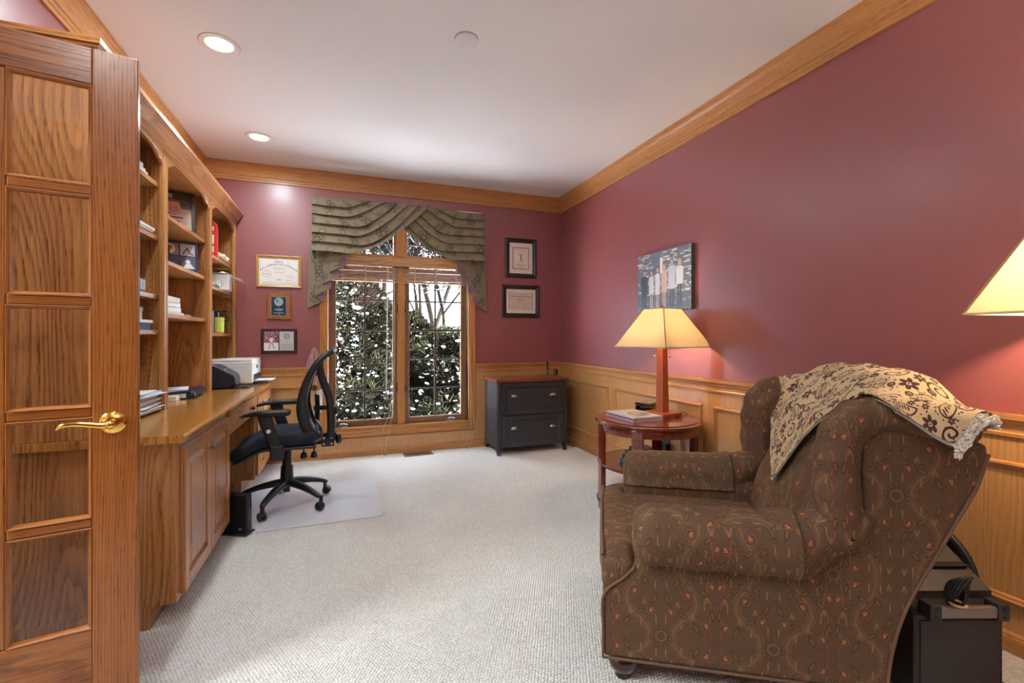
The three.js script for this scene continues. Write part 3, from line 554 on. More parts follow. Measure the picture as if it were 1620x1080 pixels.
{
  const t = thing('base_cabinet', 'oak base cabinet with a door and drawers beside the window wall', 'cabinet', [-0.92, 0, -4.32]);
  wpart(t, 'carcass', B(XL + 0.003, FX - 0.02, 0.09, CY - 0.036, 3.932, 4.62, 1, 0), M.cab); wpart(t, 'end_panel', B(XL + 0.003, FX - 0.021, 0.09, CY - 0.036, 3.92, 3.931, 1), M.cab); wpart(t, 'toe_kick', B(XL + 0.003, -0.728, 0, 0.092, 3.922, 4.62, 2), M.cab);
  wpart(t, 'face_stile', B(FX - 0.021, FX, 0.09, CY - 0.036, 3.92, 3.975, 1), M.cabStile); wpart(t, 'face_rail', B(FX - 0.021, FX, 0.69, CY - 0.036, 3.975, 4.62, 2), M.cab);
  panelDoor(t, 3.955, 4.285, 0.108, 0.712, [4.26, 0.63]);
  for (const [a, b] of [[0.108, 0.36], [0.366, 0.535], [0.541, 0.712]]) { const dr = wpart(t, 'drawer', B(FX, FX + 0.02, a, b, 4.291, 4.605, 2, 0.005), M.cab); const k = part(dr, 'knob', knob, M.pewter, 'pewter knob'), h = home.get(t); k.rotation.z = -Math.PI / 2; k.position.set(FX + 0.02 - h.x, (a + b) / 2 - h.y, -4.448 - h.z); }
}
{
  const t = thing('knee_drawer', 'wide oak pencil drawer over the kneehole', 'drawer', [-0.8, 0.6, -3.59]);
  wpart(t, 'box', B(-1.05, FX - 0.002, 0.625, 0.735, 3.06, 3.91, 2, 0), M.cab); const f = wpart(t, 'drawer_front', B(FX - 0.002, FX + 0.02, 0.606, 0.732, 3.052, 3.913, 2, 0.005), M.cab);
  for (const d of [3.29, 3.67]) { const k = part(f, 'knob', knob, M.pewter, 'pewter knob'), h = home.get(t); k.rotation.z = -Math.PI / 2; k.position.set(FX + 0.02 - h.x, 0.668 - h.y, -d - h.z); }
  solo('kneehole_back_panel', 'oak back panel behind the kneehole', 'panel', B(XL + 0.003, XL + 0.02, 0, CY - 0.036, 3.047, 3.919, 1), M.cab);
  const c = thing('desk_countertop', 'glossy golden oak desk top running the length of the bookcase', 'countertop', [-0.91, CY - 0.036, -3.4]);
  wpart(c, 'top', B(XL + 0.003, FX + 0.012, CY - 0.034, CY, 2.19, 4.625, 2, 0.002), M.counter);
  const ep = [[0, CY - 0.036], [0.010, CY - 0.036], [0.013, CY - 0.026], [0.018, CY - 0.022], [0.021, CY - 0.012], [0.018, CY - 0.004], [0.012, CY], [0, CY]];
  wpart(c, 'front_edge', moulding(ep, [FX + 0.012, 2.19], [FX + 0.012, 4.625], [1, 0], 0, 0), M.counterEdge);
}
// ---------------------------------------------------------------- things on the shelves and the desk top
const col = (hex, rough = 0.6) => std({ color: hex, roughness: rough });
const stackItem = (name, label, cat, x0, x1, y0, y1, d0, d1, mat, turn = 0, group) => {
  const t = thing(name, label, cat, [(x0 + x1) / 2, y0, -(d0 + d1) / 2], turn, group);
  return [t, x1 - x0, y1 - y0, d1 - d0, mat];
};
// a closed book or magazine lying flat, spine on the +x side
function flatBook(label, x0, x1, y0, h, d0, d1, cover, turn = 0, cat = 'book', group) {
  const t = thing(cat === 'book' ? 'book' : cat, label, cat, [(x0 + x1) / 2, y0, -(d0 + d1) / 2], turn, group), w = x1 - x0, d = d1 - d0, c = Math.min(0.003, h * 0.15);
  part(t, 'cover', merge([LB(w, c, d, 0, c / 2, 0, 0, 0.0008), LB(w, c, d, 0, h - c / 2, 0, 0, 0.0008), LB(c, h, d, w / 2 - c / 2, h / 2, 0, 0, 0.0008)]), cover);
  part(t, 'pages', LB(w - c - 0.004, h - 2 * c, d - 0.008, -0.001, h / 2, 0, 0, 0.0006), M.paper);
  return t;
}
function upBook(label, x0, x1, y0, h, d, th, cover, tilt = 0, group) {   // upright book, spine towards the room (+x)
  const t = thing('book', label, 'book', [(x0 + x1) / 2, y0 + Math.abs(Math.sin(tilt)) * th / 2, -d], 0, group), w = x1 - x0; t.rotation.x = tilt;
  part(t, 'cover', merge([LB(w, h, 0.003, 0, h / 2, th / 2 - 0.0015, 1, 0.0008), LB(w, h, 0.003, 0, h / 2, -th / 2 + 0.0015, 1, 0.0008), LB(0.003, h, th, w / 2 - 0.0015, h / 2, 0, 1, 0.001)]), cover);
  part(t, 'pages', LB(w - 0.009, h - 0.008, th - 0.006, -0.002, h / 2, 0, 1, 0.0006), M.paper);
  return t;
}
// crumpled sheet of paper
function crumple(label, x, y, d, w, h, hh, s, mat = M.paper) {
  const g = sheet((u, v) => new THREE.Vector3((u - 0.5) * w + 0.01 * (pnoise(u * 5, v * 5, 50, 50, s) - 0.5), hh * (0.12 + 0.88 * Math.abs(pnoise(u * 4 + 3, v * 4, 50, 50, s + 1) - 0.3)) , (v - 0.5) * h + 0.01 * (pnoise(u * 5, v * 5, 50, 50, s + 2) - 0.5)), 10, 10);
  g.computeBoundingBox(); g.translate(0, -g.boundingBox.min.y, 0); const q = g.toNonIndexed(); q.computeVertexNormals();
  const m = solo('crumpled_paper', label, 'paper', q, mat); m.position.set(x, y, -d); return m;
}
const blu = col('#2f4a78'), navy = col('#1d2a44'), teal = col('#3d6b6a'), grey = col('#8d9198'), cream = col('#e9e3d4', 0.8), tan = col('#a9834e'), maroon = col('#5b2028');
{
  // ---- bay 1, far side visible past the door
  const S = [2.005, 1.717, 1.40, 1.208];
  let y = S[0]; [['white magazine at the bottom of the pile on the top shelf', 0.022, M.paper], ['pale grey magazine in the pile on the top shelf', 0.016, M.greyPaper], ['white hardback in the pile on the top shelf', 0.026, cream], ['dark slim binder on top of the top shelf pile', 0.012, navy]].forEach(([l, h, m], i) => { flatBook(l, -1.17 + i * 0.004, -0.965 - i * 0.006, y, h, 2.60 + i * 0.01, 2.9 - i * 0.012, m); y += h; });
  // second shelf: glasses case and papers
  { const g = new THREE.CapsuleGeometry(0.022, 0.09, 6, 14); g.rotateX(Math.PI / 2); g.scale(1, 0.8, 1); g.translate(-0.99, S[1] + 0.03 + 0.0176, -2.80); soloAt('eyeglass_case', 'black rounded case on papers, second shelf of the near bay', 'case', g, M.blackPlastic); }
  soloAt('paper_stack', 'loose white papers under the black case', 'papers', merge([0, 1, 2, 3, 4, 5].map((k) => LB(0.2, 0.0045, 0.26, -1.06 + rr(-0.008, 0.02), S[1] + 0.0025 + k * 0.005, -2.80 + rr(-0.02, 0.02), 0, 0.0004))), M.paper);
  // third shelf: small upright cases
  for (let k = 0; k < 6; k++) { const d = 2.74 + k * 0.019; const t = thing('disc_case', ['first', 'second', 'third', 'fourth', 'fifth', 'sixth'][k] + ' black disc case from the near end of the row', 'disc case', [-1.02, S[2], -d], 0, 'disc cases in the near bay'); part(t, 'case', LB(0.125, 0.066 + (k % 3) * 0.004, 0.0165, 0, 0.036, 0, 1, 0.0015), M.blackPlastic); part(t, 'spine_label', LB(0.0006, 0.052, 0.009, 0.0628, 0.036, 0, 1, 0), M.paper); }
  // fourth shelf: white boxes on a blue one
  { const bx = (l, w, h, dd, x, yy, d, m, lid) => { const t = thing('storage_box', l, 'box', [x, yy, -d]); part(t, 'body', LB(w, h * 0.72, dd, 0, h * 0.36, 0, 0, 0.002), m); part(t, 'lid', LB(w + 0.006, h * 0.3, dd + 0.006, 0, h * 0.85, 0, 0, 0.002), lid || m); };
    bx('flat blue and white box at the bottom of the box pile', 0.20, 0.052, 0.25, -1.06, S[3], 2.815, navy, M.paper); bx('white box in the middle of the box pile', 0.15, 0.066, 0.17, -1.06, S[3] + 0.052, 2.80, M.whitePlastic, M.greyPaper); bx('small pale box on top of the box pile', 0.12, 0.03, 0.14, -1.06, S[3] + 0.118, 2.79, cream); }
  // envelopes on the desk top
  y = CY; for (let k = 0; k < 14; k++) { const h = rr(0.004, 0.012), m = [M.paper, M.greyPaper, col('#c9d2e2', 0.7), cream, M.paper][k % 5], s = soloAt('envelope', ['bottom', 'second', 'third', 'fourth', 'fifth', 'sixth', 'seventh', 'eighth', 'ninth', 'tenth', 'eleventh', 'twelfth', 'thirteenth', 'top'][k] + ' item of the mail pile in the near bay' + (k && k < 13 ? ', counted from below' : ''), 'envelope', LB(0.23, h, 0.3, -1.06 + rr(-0.015, 0.045), y + h / 2, -2.80 + rr(-0.04, 0.02), 0, 0.0012), m, 'mail pile on the desk'); s.rotation.y = rr(-0.09, 0.09); y += h + 0.0006; }
  // near side, seen through the door glass
  const cols = [teal, cream, blu, tan, maroon, M.greyPaper];
  [[S[0], 0.17], [S[1], 0.22], [S[2], 0.23], [S[3], 0.15]].forEach(([yy, h], i) => { for (let k = 0; k < 5; k++) upBook(['top', 'second', 'third', 'fourth'][i] + ' shelf book, ' + ['first', 'second', 'third', 'fourth', 'fifth'][k] + ' from the door end', -1.16, -0.97 - rr(0, 0.02), yy, h - rr(0, 0.03), 2.255 + 0.018 + k * 0.036, 0.031, cols[(i * 2 + k) % 6], 0, 'books in the near bay'); });
}
// picture textures
const babyTex = canvasTex(256, 340, (x, W, H) => {
  x.fillStyle = '#2a2422'; x.fillRect(0, 0, W, H); x.fillStyle = '#c9b79c'; x.fillRect(W * 0.5, H * 0.4, W * 0.5, H * 0.6); x.fillStyle = '#8d99a0'; x.fillRect(0, 0, W * 0.4, 40); x.fillStyle = '#6a5a50'; x.fillRect(W * 0.55, 60, 90, 12);
  x.fillStyle = '#b2797c'; x.fillRect(50, 200, 130, 140); for (let k = 0; k < 7; k++) { x.fillStyle = k % 2 ? '#7a2c3c' : '#e3d3cf'; x.fillRect(45, 200 + k * 18, 140, 18); }
  x.fillStyle = '#d69a8c'; x.beginPath(); x.ellipse(108, 130, 62, 76, 0, 0, 7); x.fill(); x.fillStyle = '#7d5a4a'; x.beginPath(); x.ellipse(104, 75, 54, 26, 0, 3.1, 6.3); x.fill();
  x.fillStyle = '#c48474'; x.beginPath(); x.ellipse(80, 150, 18, 14, 0, 0, 7); x.fill(); x.beginPath(); x.ellipse(138, 150, 16, 14, 0, 0, 7); x.fill(); x.fillStyle = '#5d4038'; for (const e of [86, 130]) { x.beginPath(); x.ellipse(e, 122, 9, 4, 0.1, 0, 7); x.fill(); } x.fillStyle = '#c08a7c'; x.beginPath(); x.ellipse(108, 140, 8, 7, 0, 0, 7); x.fill(); x.fillStyle = '#a5524f'; x.beginPath(); x.ellipse(109, 166, 19, 7, 0.05, 0, 7); x.fill(); x.fillStyle = '#ead9d2'; x.fillRect(97, 162, 24, 4);
  x.fillStyle = '#d69a8c'; x.beginPath(); x.ellipse(186, 270, 34, 20, 0.5, 0, 7); x.fill();
});
const collageTex = canvasTex(256, 256, (x) => {
  x.fillStyle = '#3b3149'; x.fillRect(0, 0, 256, 256);
  x.fillStyle = '#8c7d74'; x.fillRect(12, 12, 110, 110); x.fillStyle = '#e6ddd2'; x.beginPath(); x.ellipse(60, 66, 38, 44, 0, 0, 7); x.fill(); x.fillStyle = '#b08758'; x.beginPath(); x.ellipse(58, 56, 22, 24, 0, 0, 7); x.fill();
  x.fillStyle = '#b9b5bb'; x.fillRect(134, 12, 110, 110); x.strokeStyle = '#2c2a35'; x.lineWidth = 9; x.beginPath(); x.moveTo(150, 110); x.lineTo(186, 50); x.lineTo(206, 100); x.lineTo(232, 110); x.stroke();
  x.fillStyle = '#464b63'; x.fillRect(12, 134, 110, 110); x.fillStyle = '#c7a59b'; x.beginPath(); x.moveTo(30, 240); x.quadraticCurveTo(66, 150, 116, 240); x.fill();
  x.fillStyle = '#51586a'; x.fillRect(134, 134, 110, 110); x.fillStyle = '#eeeef0'; x.beginPath(); x.moveTo(150, 240); x.quadraticCurveTo(186, 140, 236, 240); x.fill(); x.beginPath(); x.ellipse(188, 178, 18, 20, 0, 0, 7); x.fill();
});
function deskFrame(label, tex, w, h, X, y, D, turn, lean, frameMat, fw = 0.018, name = 'framed_photo') {
  const t = thing(name, label, 'photo frame', [X, y, -D]); t.rotation.order = 'YXZ'; t.rotation.y = turn; t.rotation.x = -lean;
  part(t, 'frame', merge([LB(w, fw, 0.014, 0, fw / 2, 0), LB(w, fw, 0.014, 0, h - fw / 2, 0), LB(fw, h - 2 * fw, 0.014, -w / 2 + fw / 2, h / 2, 0), LB(fw, h - 2 * fw, 0.014, w / 2 - fw / 2, h / 2, 0), LB(w - 0.004, h - 0.004, 0.006, 0, h / 2, -0.006, 1, 0)]), frameMat);
  const g = new THREE.PlaneGeometry(w - 2 * fw, h - 2 * fw); g.translate(0, h / 2, -0.0022); part(t, 'photo', g, std({ map: tex, roughness: 0.35, clearcoat: 0.6, clearcoatRoughness: 0.08 }));
  const leg = LB(0.03, h * 0.72, 0.004, 0, 0, 0); leg.rotateX(0.42); leg.translate(0, h * 0.345, -0.02 - h * 0.13); part(t, 'easel_back', leg, M.blackPlastic);
  return t;
}
const darkFrame = std({ color: '#3a2014', map: fineWood, roughness: 0.35 });
deskFrame('dark wood framed photo of a smiling baby in a striped shirt', babyTex, 0.215, 0.285, -1.06, 1.877, 3.66, 0.42, 0.14, darkFrame, 0.022);
deskFrame('purple collage frame with four small photos', collageTex, 0.205, 0.205, -1.025, 1.614, 3.62, 0.5, 0.2, col('#3b3149', 0.4), 0.006, 'collage_frame');
deskFrame('small black photo frame beside the collage frame', babyTex, 0.10, 0.13, -1.06, 1.613, 3.36, 0.35, 0.18, M.blackPlastic, 0.012);
{
  // bay 2: paper stack and small things
  let y = 1.306; [0.018, 0.03, 0.028, 0.036].forEach((h, i) => { flatBook(['bottom', 'second', 'third', 'top'][i] + ' white ream in the stack on the lowest shelf of the middle bay', -1.15, -0.985 + (i === 0 ? 0.012 : 0), y, h, 3.16, 3.50 - (i === 3 ? 0.03 : i * 0.012), [M.greyPaper, cream, M.paper, cream][i], 0, 'book', 'white stack in the middle bay'); y += h; });
  soloAt('metal_tin', 'flat silver tin beside the white stack', 'tin', B(-1.05, -0.975, 1.306, 1.320, 3.545, 3.66, 2, 0.004), M.steel);
  soloAt('card_holder', 'small brown card holder behind the white stack', 'holder', B(-1.12, -1.06, 1.306, 1.365, 3.51, 3.58, 2, 0.004), tan);
  // leather portfolio on the desk
  const t = thing('leather_portfolio', 'black padded leather portfolio on the desk top', 'portfolio', [-1.055, CY, -3.585], 0.06);
  part(t, 'upper_cover', LB(0.27, 0.012, 0.36, 0, 0.044, 0, 0, 0.006), std({ color: '#1c2433', roughness: 0.32 })); part(t, 'lower_cover', LB(0.27, 0.010, 0.36, 0, 0.005, 0, 0, 0.005), M.blackPlastic);
  part(t, 'spine', new THREE.CapsuleGeometry(0.0255, 0.31, 6, 16).rotateX(Math.PI / 2).translate(0.128, 0.0255, 0), std({ color: '#1c2433', roughness: 0.3 })); part(t, 'pages', LB(0.235, 0.028, 0.345, -0.012, 0.024, 0, 0, 0.001), M.paper);
  const s = soloAt('magazine', 'pale magazine lying on the black portfolio', 'magazine', B(-1.15, -0.97, CY + 0.051, CY + 0.057, 3.45, 3.68, 0, 0.001), M.greyPaper); s.rotation.y = 0.25;
  const s2 = soloAt('magazine', 'red and white leaflet tucked under the pale magazine', 'magazine', B(-1.14, -1.0, CY + 0.0505, CY + 0.0512, 3.35, 3.55, 0, 0.0002), std({ color: '#b98a92', roughness: 0.6 })); s2.rotation.y = -0.2;
  const s3 = soloAt('small_notebook', 'small cream notebook sticking out of the portfolio front', 'notebook', B(-1.06, -0.965, CY + 0.0005, CY + 0.03, 3.33, 3.395, 0, 0.002), cream);
}
{
  // bay 3
  const plain = col('#c8281e', 0.4), g = extr((() => { const s = new THREE.Shape(), w = 0.15, h = 0.29, r = 0.06; s.moveTo(-w / 2, 0); s.lineTo(w / 2, 0); s.lineTo(w / 2, h - r); s.quadraticCurveTo(w / 2, h, w / 2 - r, h); s.lineTo(-w / 2 + r, h); s.quadraticCurveTo(-w / 2, h, -w / 2, h - r); s.closePath(); return s; })(), 0.05, 0.008);
  const t = thing('red_board', 'tall red rounded box standing on the top shelf of the far bay', 'box', [-1.025, 1.805, -4.235], 0.12); part(t, 'body', metreUV(g.translate(0, 0, -0.025)), plain);
  for (let k = 0; k < 3; k++) part(t, 'white_mark', LB(0.012, [0.05, 0.07, 0.035][k], 0.001, 0.045, [0.06, 0.14, 0.225][k], 0.0255, 1, 0), M.paper);
  { const f = surfaceNet((x, y, z) => { let d = 9; for (let k = 0; k < 7; k++) { const a = k * 0.9; d = smin(d, Math.hypot(x - 0.035 * Math.cos(a), (y - 0.03 - 0.012 * (k % 3)) * 1.1, z - 0.055 * Math.sin(a)) - 0.027, 0.012); } return d + 0.004 * Math.sin(x * 190) * Math.sin(y * 170) * Math.sin(z * 180); }, [-0.09, -0.01, -0.11], [0.09, 0.1, 0.11], 0.006); f.computeBoundingBox(); const yb = f.boundingBox.min.y; f.translate(-0.985, 1.805 - yb, -4.48); soloAt('coral_piece', 'lumpy cream coral on the top shelf of the far bay', 'coral', metreUV(f), std({ color: '#e8dfcc', roughness: 0.8 })); }
  // white carton with papers
  const c = thing('paper_carton', 'open white carton of loose papers on the far bay shelf', 'carton', [-1.0, 1.563, -4.47], 0.1); c.scale.set(1.15, 1.15, 1.15);
  part(c, 'side', LB(0.004, 0.11, 0.2, 0.075, 0.055, 0, 1, 0.0005), M.paper); part(c, 'side', LB(0.004, 0.11, 0.2, -0.075, 0.055, 0, 1, 0.0005), M.paper); part(c, 'side', LB(0.146, 0.11, 0.004, 0, 0.055, 0.098, 1, 0.0005), M.paper); part(c, 'side', LB(0.146, 0.11, 0.004, 0, 0.055, -0.098, 1, 0.0005), M.paper); part(c, 'bottom', LB(0.146, 0.003, 0.192, 0, 0.0015, 0, 0, 0), M.paper);
  const fl = LB(0.09, 0.003, 0.19, 0.04, 0, 0, 0, 0.0005); fl.rotateZ(-0.35); fl.translate(0.075, 0.105, 0); part(c, 'flap', fl, M.paper);
  crumple('crumpled white paper heaped on the white carton', -0.99, 1.6915, 4.44, 0.17, 0.22, 0.05, 21); 
  crumple('crumpled pale green paper in front of the white carton', -0.995, 1.564, 4.25, 0.13, 0.15, 0.11, 27, col('#d3e0d8', 0.8));
  // lowest shelf: folders and cards
  const f = [['dark folder first from the partition', navy, 0.20, 4.17], ['dark folder second from the partition', M.blackPlastic, 0.225, 4.205], ['grey folder third from the partition', grey, 0.20, 4.24], ['dark folder fourth from the partition', M.darkPlastic, 0.215, 4.275]];
  f.forEach(([l, m, h, d], i) => upBook(l, -1.16, -0.985, 1.204, h - 0.02, d + 0.01, 0.028, m, 0, 'folders in the far bay'));
  const jar = thing('pencil_jar', 'yellow green glass holder of pens on the far bay shelf', 'pen holder', [-0.995, 1.204, -4.42]); part(jar, 'cup', lathe([[0.002, 0], [0.045, 0], [0.05, 0.005], [0.052, 0.13], [0.049, 0.13], [0.047, 0.008], [0.002, 0.006]], 20), std({ color: '#c6cf5a', roughness: 0.25 }));
  for (let k = 0; k < 8; k++) { const a = k * 0.8, p = new THREE.CylinderGeometry(0.0035, 0.0035, 0.15, 6); p.translate(0, 0.085, 0); p.rotateX(rr(-0.25, 0.25)); p.rotateZ(rr(-0.25, 0.25)); p.translate(0.02 * Math.cos(a), 0.012, 0.02 * Math.sin(a)); part(jar, 'pen', p, [M.blackPlastic, navy, teal, M.paper][k % 4]); }
  const lf = thing('leafy_sprig', 'dark green leafy sprig behind the pen holder', 'plant', [-1.0, 1.204, -4.55]); part(lf, 'pot', lathe([[0.002, 0], [0.032, 0], [0.042, 0.07], [0.038, 0.07], [0.03, 0.06], [0.002, 0.06]], 18), M.darkPlastic);
  for (let k = 0; k < 12; k++) { const g = new THREE.SphereGeometry(0.026, 8, 6); g.scale(1, 0.14, 0.5); g.rotateY(k * 1.1); g.rotateX(rr(-0.7, 0.7)); g.translate(Math.cos(k * 1.1) * 0.03, 0.11 + (k % 4) * 0.026, Math.sin(k * 1.1) * 0.03); part(lf, 'leaf', g, col('#33573f', 0.6)); } part(lf, 'stem', new THREE.CylinderGeometry(0.004, 0.005, 0.13, 6).translate(0, 0.12, 0), col('#33573f', 0.6));
  // card leaning under the top shelf
  const cd = soloAt('leaning_card', 'pale printed card leaning behind the white carton', 'card', LB(0.002, 0.14, 0.10, 0, 0, 0, 1, 0), M.greyPaper); cd.position.set(-1.09, 1.5635, -4.16); cd.rotation.z = 0.12;
}
{
  // document scanner: side profile (x towards the room, y up) extruded along the desk
  const navyP = std({ color: '#1f2834', roughness: 0.34 });
  const t = thing('document_scanner', 'dark sheet-fed scanner with sloped front on the desk', 'scanner', [-0.91, CY, -4.09]);
  const s = new THREE.Shape(); s.moveTo(-0.10, 0.004); s.lineTo(0.085, 0.004); s.quadraticCurveTo(0.125, 0.02, 0.128, 0.065); s.quadraticCurveTo(0.125, 0.095, 0.10, 0.115); s.lineTo(0.0, 0.178); s.quadraticCurveTo(-0.03, 0.19, -0.055, 0.178); s.lineTo(-0.10, 0.13); s.closePath();
  part(t, 'body', metreUV(extr(s, 0.2, 0.008, 10).translate(0, 0, -0.10)), navyP);
  part(t, 'paper_tray', LB(0.012, 0.14, 0.17, 0, 0, 0).rotateZ(0.42).translate(-0.085, 0.215, 0), M.darkPlastic);
  part(t, 'output_mouth', LB(0.02, 0.04, 0.16, 0.118, 0.042, 0, 0, 0.004), M.blackPlastic); part(t, 'output_tray', LB(0.12, 0.006, 0.16, 0.15, 0.012, 0, 0, 0.002), M.blackPlastic);
  for (const z of [0.06, 0.03]) part(t, 'button', new THREE.CylinderGeometry(0.008, 0.008, 0.004, 14).rotateZ(-0.56).translate(0.052, 0.147, z), M.steel);
  // printer
  const p = thing('printer', 'white inkjet printer on the desk by the window wall', 'printer', [-0.92, CY, -4.435]);
  part(p, 'body', metreUV(new RoundedBoxGeometry(0.43, 0.185, 0.40, 3, 0.016).translate(0, 0.105, 0)), M.whitePlastic);
  part(p, 'lid', metreUV(new RoundedBoxGeometry(0.425, 0.018, 0.395, 2, 0.008).translate(0, 0.203, 0)), M.whitePlastic);
  part(p, 'grip_slot', LB(0.085, 0.004, 0.004, -0.02, 0.145, 0.1995, 0, 0.001), M.darkPlastic); part(p, 'grip_slot', LB(0.004, 0.022, 0.004, 0.022, 0.155, 0.1995, 1, 0.001), M.darkPlastic);
  part(p, 'output_slot', LB(0.006, 0.05, 0.30, 0.2145, 0.06, 0, 2, 0.003), M.blackPlastic); part(p, 'control_panel', LB(0.012, 0.07, 0.3, 0.214, 0.145, 0, 2, 0.005), M.whitePlastic); part(p, 'display', LB(0.003, 0.028, 0.05, 0.2205, 0.145, 0.03, 2, 0.001), M.blackPlastic); part(p, 'foot', LB(0.36, 0.014, 0.34, 0, 0.007, 0, 0, 0.002), M.darkPlastic);
  part(p, 'output_tray', LB(0.11, 0.005, 0.24, 0.262, 0.020, 0.02, 0, 0.002), M.darkPlastic);
  const pp = soloAt('printed_sheets', 'white sheets lying in the printer output tray', 'papers', merge([0, 1, 2].map((k) => LB(0.14, 0.003, 0.215, -0.655 + k * 0.008, CY + 0.026 + k * 0.0035, -4.42 + k * 0.006, 0, 0.0004))), M.paper);
  solo('power_cable', 'black cable trailing along the desk in front of the scanner', 'cable', tube([P3(-0.80, CY + 0.004, 3.97), P3(-0.72, CY + 0.004, 4.03), P3(-0.70, CY + 0.004, 4.15), P3(-0.665, CY + 0.004, 4.2), P3(-0.655, CY + 0.004, 4.35)], 0.004, 30), M.blackPlastic);
}
// ---------------------------------------------------------------- wall pictures
const wallPic = (name, label, x0, x1, y0, y1, fw, frameMat, tex, opt = {}) => {
  const t = thing(name, label, opt.cat || 'picture', [(x0 + x1) / 2, y0, -DB]), w = x1 - x0, h = y1 - y0, dp = opt.depth || 0.02;
  part(t, 'frame', wallFrame(opt.profile || [[0, 0], [dp * 0.8, 0], [dp, fw * 0.3], [dp * 0.75, fw * 0.7], [dp * 0.6, fw], [dp * 0.3, fw]], -w / 2, w / 2, 0, h, (s, y, p) => [s, y, p]), frameMat);
  part(t, 'backing', LB(w - fw, h - fw, 0.004, 0, h / 2, 0.0025, 0, 0), M.blackPlastic);
  const g = new THREE.PlaneGeometry(w - 2 * fw + 0.002, h - 2 * fw + 0.002); g.translate(0, h / 2, dp * 0.3 + 0.001);
  part(t, 'print', g, std({ map: tex, roughness: 0.5, clearcoat: opt.coat ?? 0.5, clearcoatRoughness: 0.06 }));
  return t;
};
const line = (x, t, cx, cy, font, fill) => { x.font = font; x.fillStyle = fill; x.textAlign = 'center'; x.textBaseline = 'middle'; x.fillText(t, cx, cy); };
const scribble = (x, cx, cy, w, h, fill, n = 26) => { x.fillStyle = fill; let p = cx - w / 2; for (let k = 0; k < n && p < cx + w / 2; k++) { const l = w / n * (0.4 + 0.9 * H2(k, Math.round(cy), 5)); x.fillRect(p, cy - h / 2, l, h); p += l + w / n * 0.35; } };
const certTex = canvasTex(768, 600, (x, W, H) => {
  x.fillStyle = '#f3f1e8'; x.fillRect(0, 0, W, H); x.strokeStyle = '#7d7a70'; x.lineWidth = 3; x.beginPath(); x.moveTo(50, 22); x.lineTo(W - 50, 22); x.arc(W - 22, 22, 28, Math.PI, Math.PI / 2, true); x.lineTo(W - 22, H - 50); x.arc(W - 22, H - 22, 28, -Math.PI / 2, Math.PI, true); x.lineTo(50, H - 22); x.arc(22, H - 22, 28, 0, -Math.PI / 2, true); x.lineTo(22, 50); x.arc(22, 22, 28, Math.PI / 2, 0, true); x.stroke();
  line(x, 'NSCA', W / 2, 80, 'bold 58px serif', '#4a4844');
  const s = 'ALL-AMERICAN ATHLETE', R = 520; x.font = 'bold 56px serif'; x.fillStyle = '#4a4844'; x.textAlign = 'center'; x.textBaseline = 'middle';
  const wd = [...s].map((c) => x.measureText(c).width + 4), tot = wd.reduce((a, b) => a + b); let a = -tot / 2 / R; [...s].forEach((c, i) => { a += wd[i] / 2 / R; x.save(); x.translate(W / 2 + R * Math.sin(a), 655 - R * Math.cos(a)); x.rotate(a); x.fillText(c, 0, 0); x.restore(); a += wd[i] / 2 / R; });
  for (const [y, w] of [[215, 210], [235, 240], [260, 60], [310, 190], [335, 150]]) scribble(x, W / 2, y, w, 7, '#a5a298');
  x.strokeStyle = '#8b8880'; x.lineWidth = 5; x.beginPath(); x.ellipse(150, 360, 82, 76, 0, 0, 7); x.stroke(); x.lineWidth = 2; x.beginPath(); x.ellipse(150, 360, 66, 61, 0, 0, 7); x.stroke(); scribble(x, 150, 360, 110, 16, '#8b8880', 8);
  scribble(x, 610, 390, 150, 7, '#a5a298'); scribble(x, 610, 430, 130, 7, '#a5a298'); line(x, '1983', 380, 480, 'bold 44px serif', '#5a574f'); scribble(x, 560, 490, 110, 9, '#77746b', 9); scribble(x, W / 2, 550, 640, 10, '#9a978d', 50);
});
wallPic('framed_certificate', 'oak framed All-American athlete certificate on the left of the window', -0.762, -0.382, 1.628, 1.926, 0.026, oak('#d9a862', 0.34), certTex);
const plaqueWood = std({ color: '#b57b3c', map: fineWood, roughness: 0.35 });
const navyPlate = canvasTex(384, 440, (x, W, H) => {
  x.fillStyle = '#9aa4ab'; x.fillRect(0, 0, W, H); x.fillStyle = '#1d3847'; x.fillRect(10, 10, W - 20, H - 20); x.fillStyle = '#a9bcc4'; x.beginPath(); x.ellipse(W / 2, 118, 108, 96, 0, 0, 7); x.fill();
  line(x, 'V', W / 2 - 40, 110, 'bold 120px serif', '#1b2a33'); x.strokeStyle = '#6d8793'; x.lineWidth = 12; x.beginPath(); x.ellipse(W / 2 + 36, 110, 40, 52, 0, 0, 7); x.stroke(); scribble(x, W / 2, 180, 60, 8, '#5b727d', 6);
  scribble(x, W / 2, 252, 66, 8, '#9fb2bb', 6); scribble(x, W / 2, 296, 180, 24, '#d7e2e6', 9); scribble(x, W / 2, 326, 90, 8, '#9fb2bb', 8); scribble(x, W / 2, 372, 250, 15, '#c2d0d6', 18); line(x, '1981', W / 2, 402, 'bold 26px serif', '#c2d0d6');
});
const flatPlaque = (name, label, x0, x1, y0, y1, mat, plates) => {
  const t = thing(name, label, 'plaque', [(x0 + x1) / 2, y0, -DB]), w = x1 - x0, h = y1 - y0;
  part(t, 'board', metreUV(extr([[-w / 2, 0], [w / 2, 0], [w / 2, h], [-w / 2, h]], 0.02, 0.006)), mat);
  for (const [a, b, c, d, tex] of plates) { const m = std({ map: tex, roughness: 0.3, clearcoat: 0.4, clearcoatRoughness: 0.1 }), g = new THREE.BoxGeometry(b - a, d - c, 0.002); g.translate((a + b) / 2 - (x0 + x1) / 2, (c + d) / 2 - y0, 0.021); part(t, 'plate', g, m); }
};
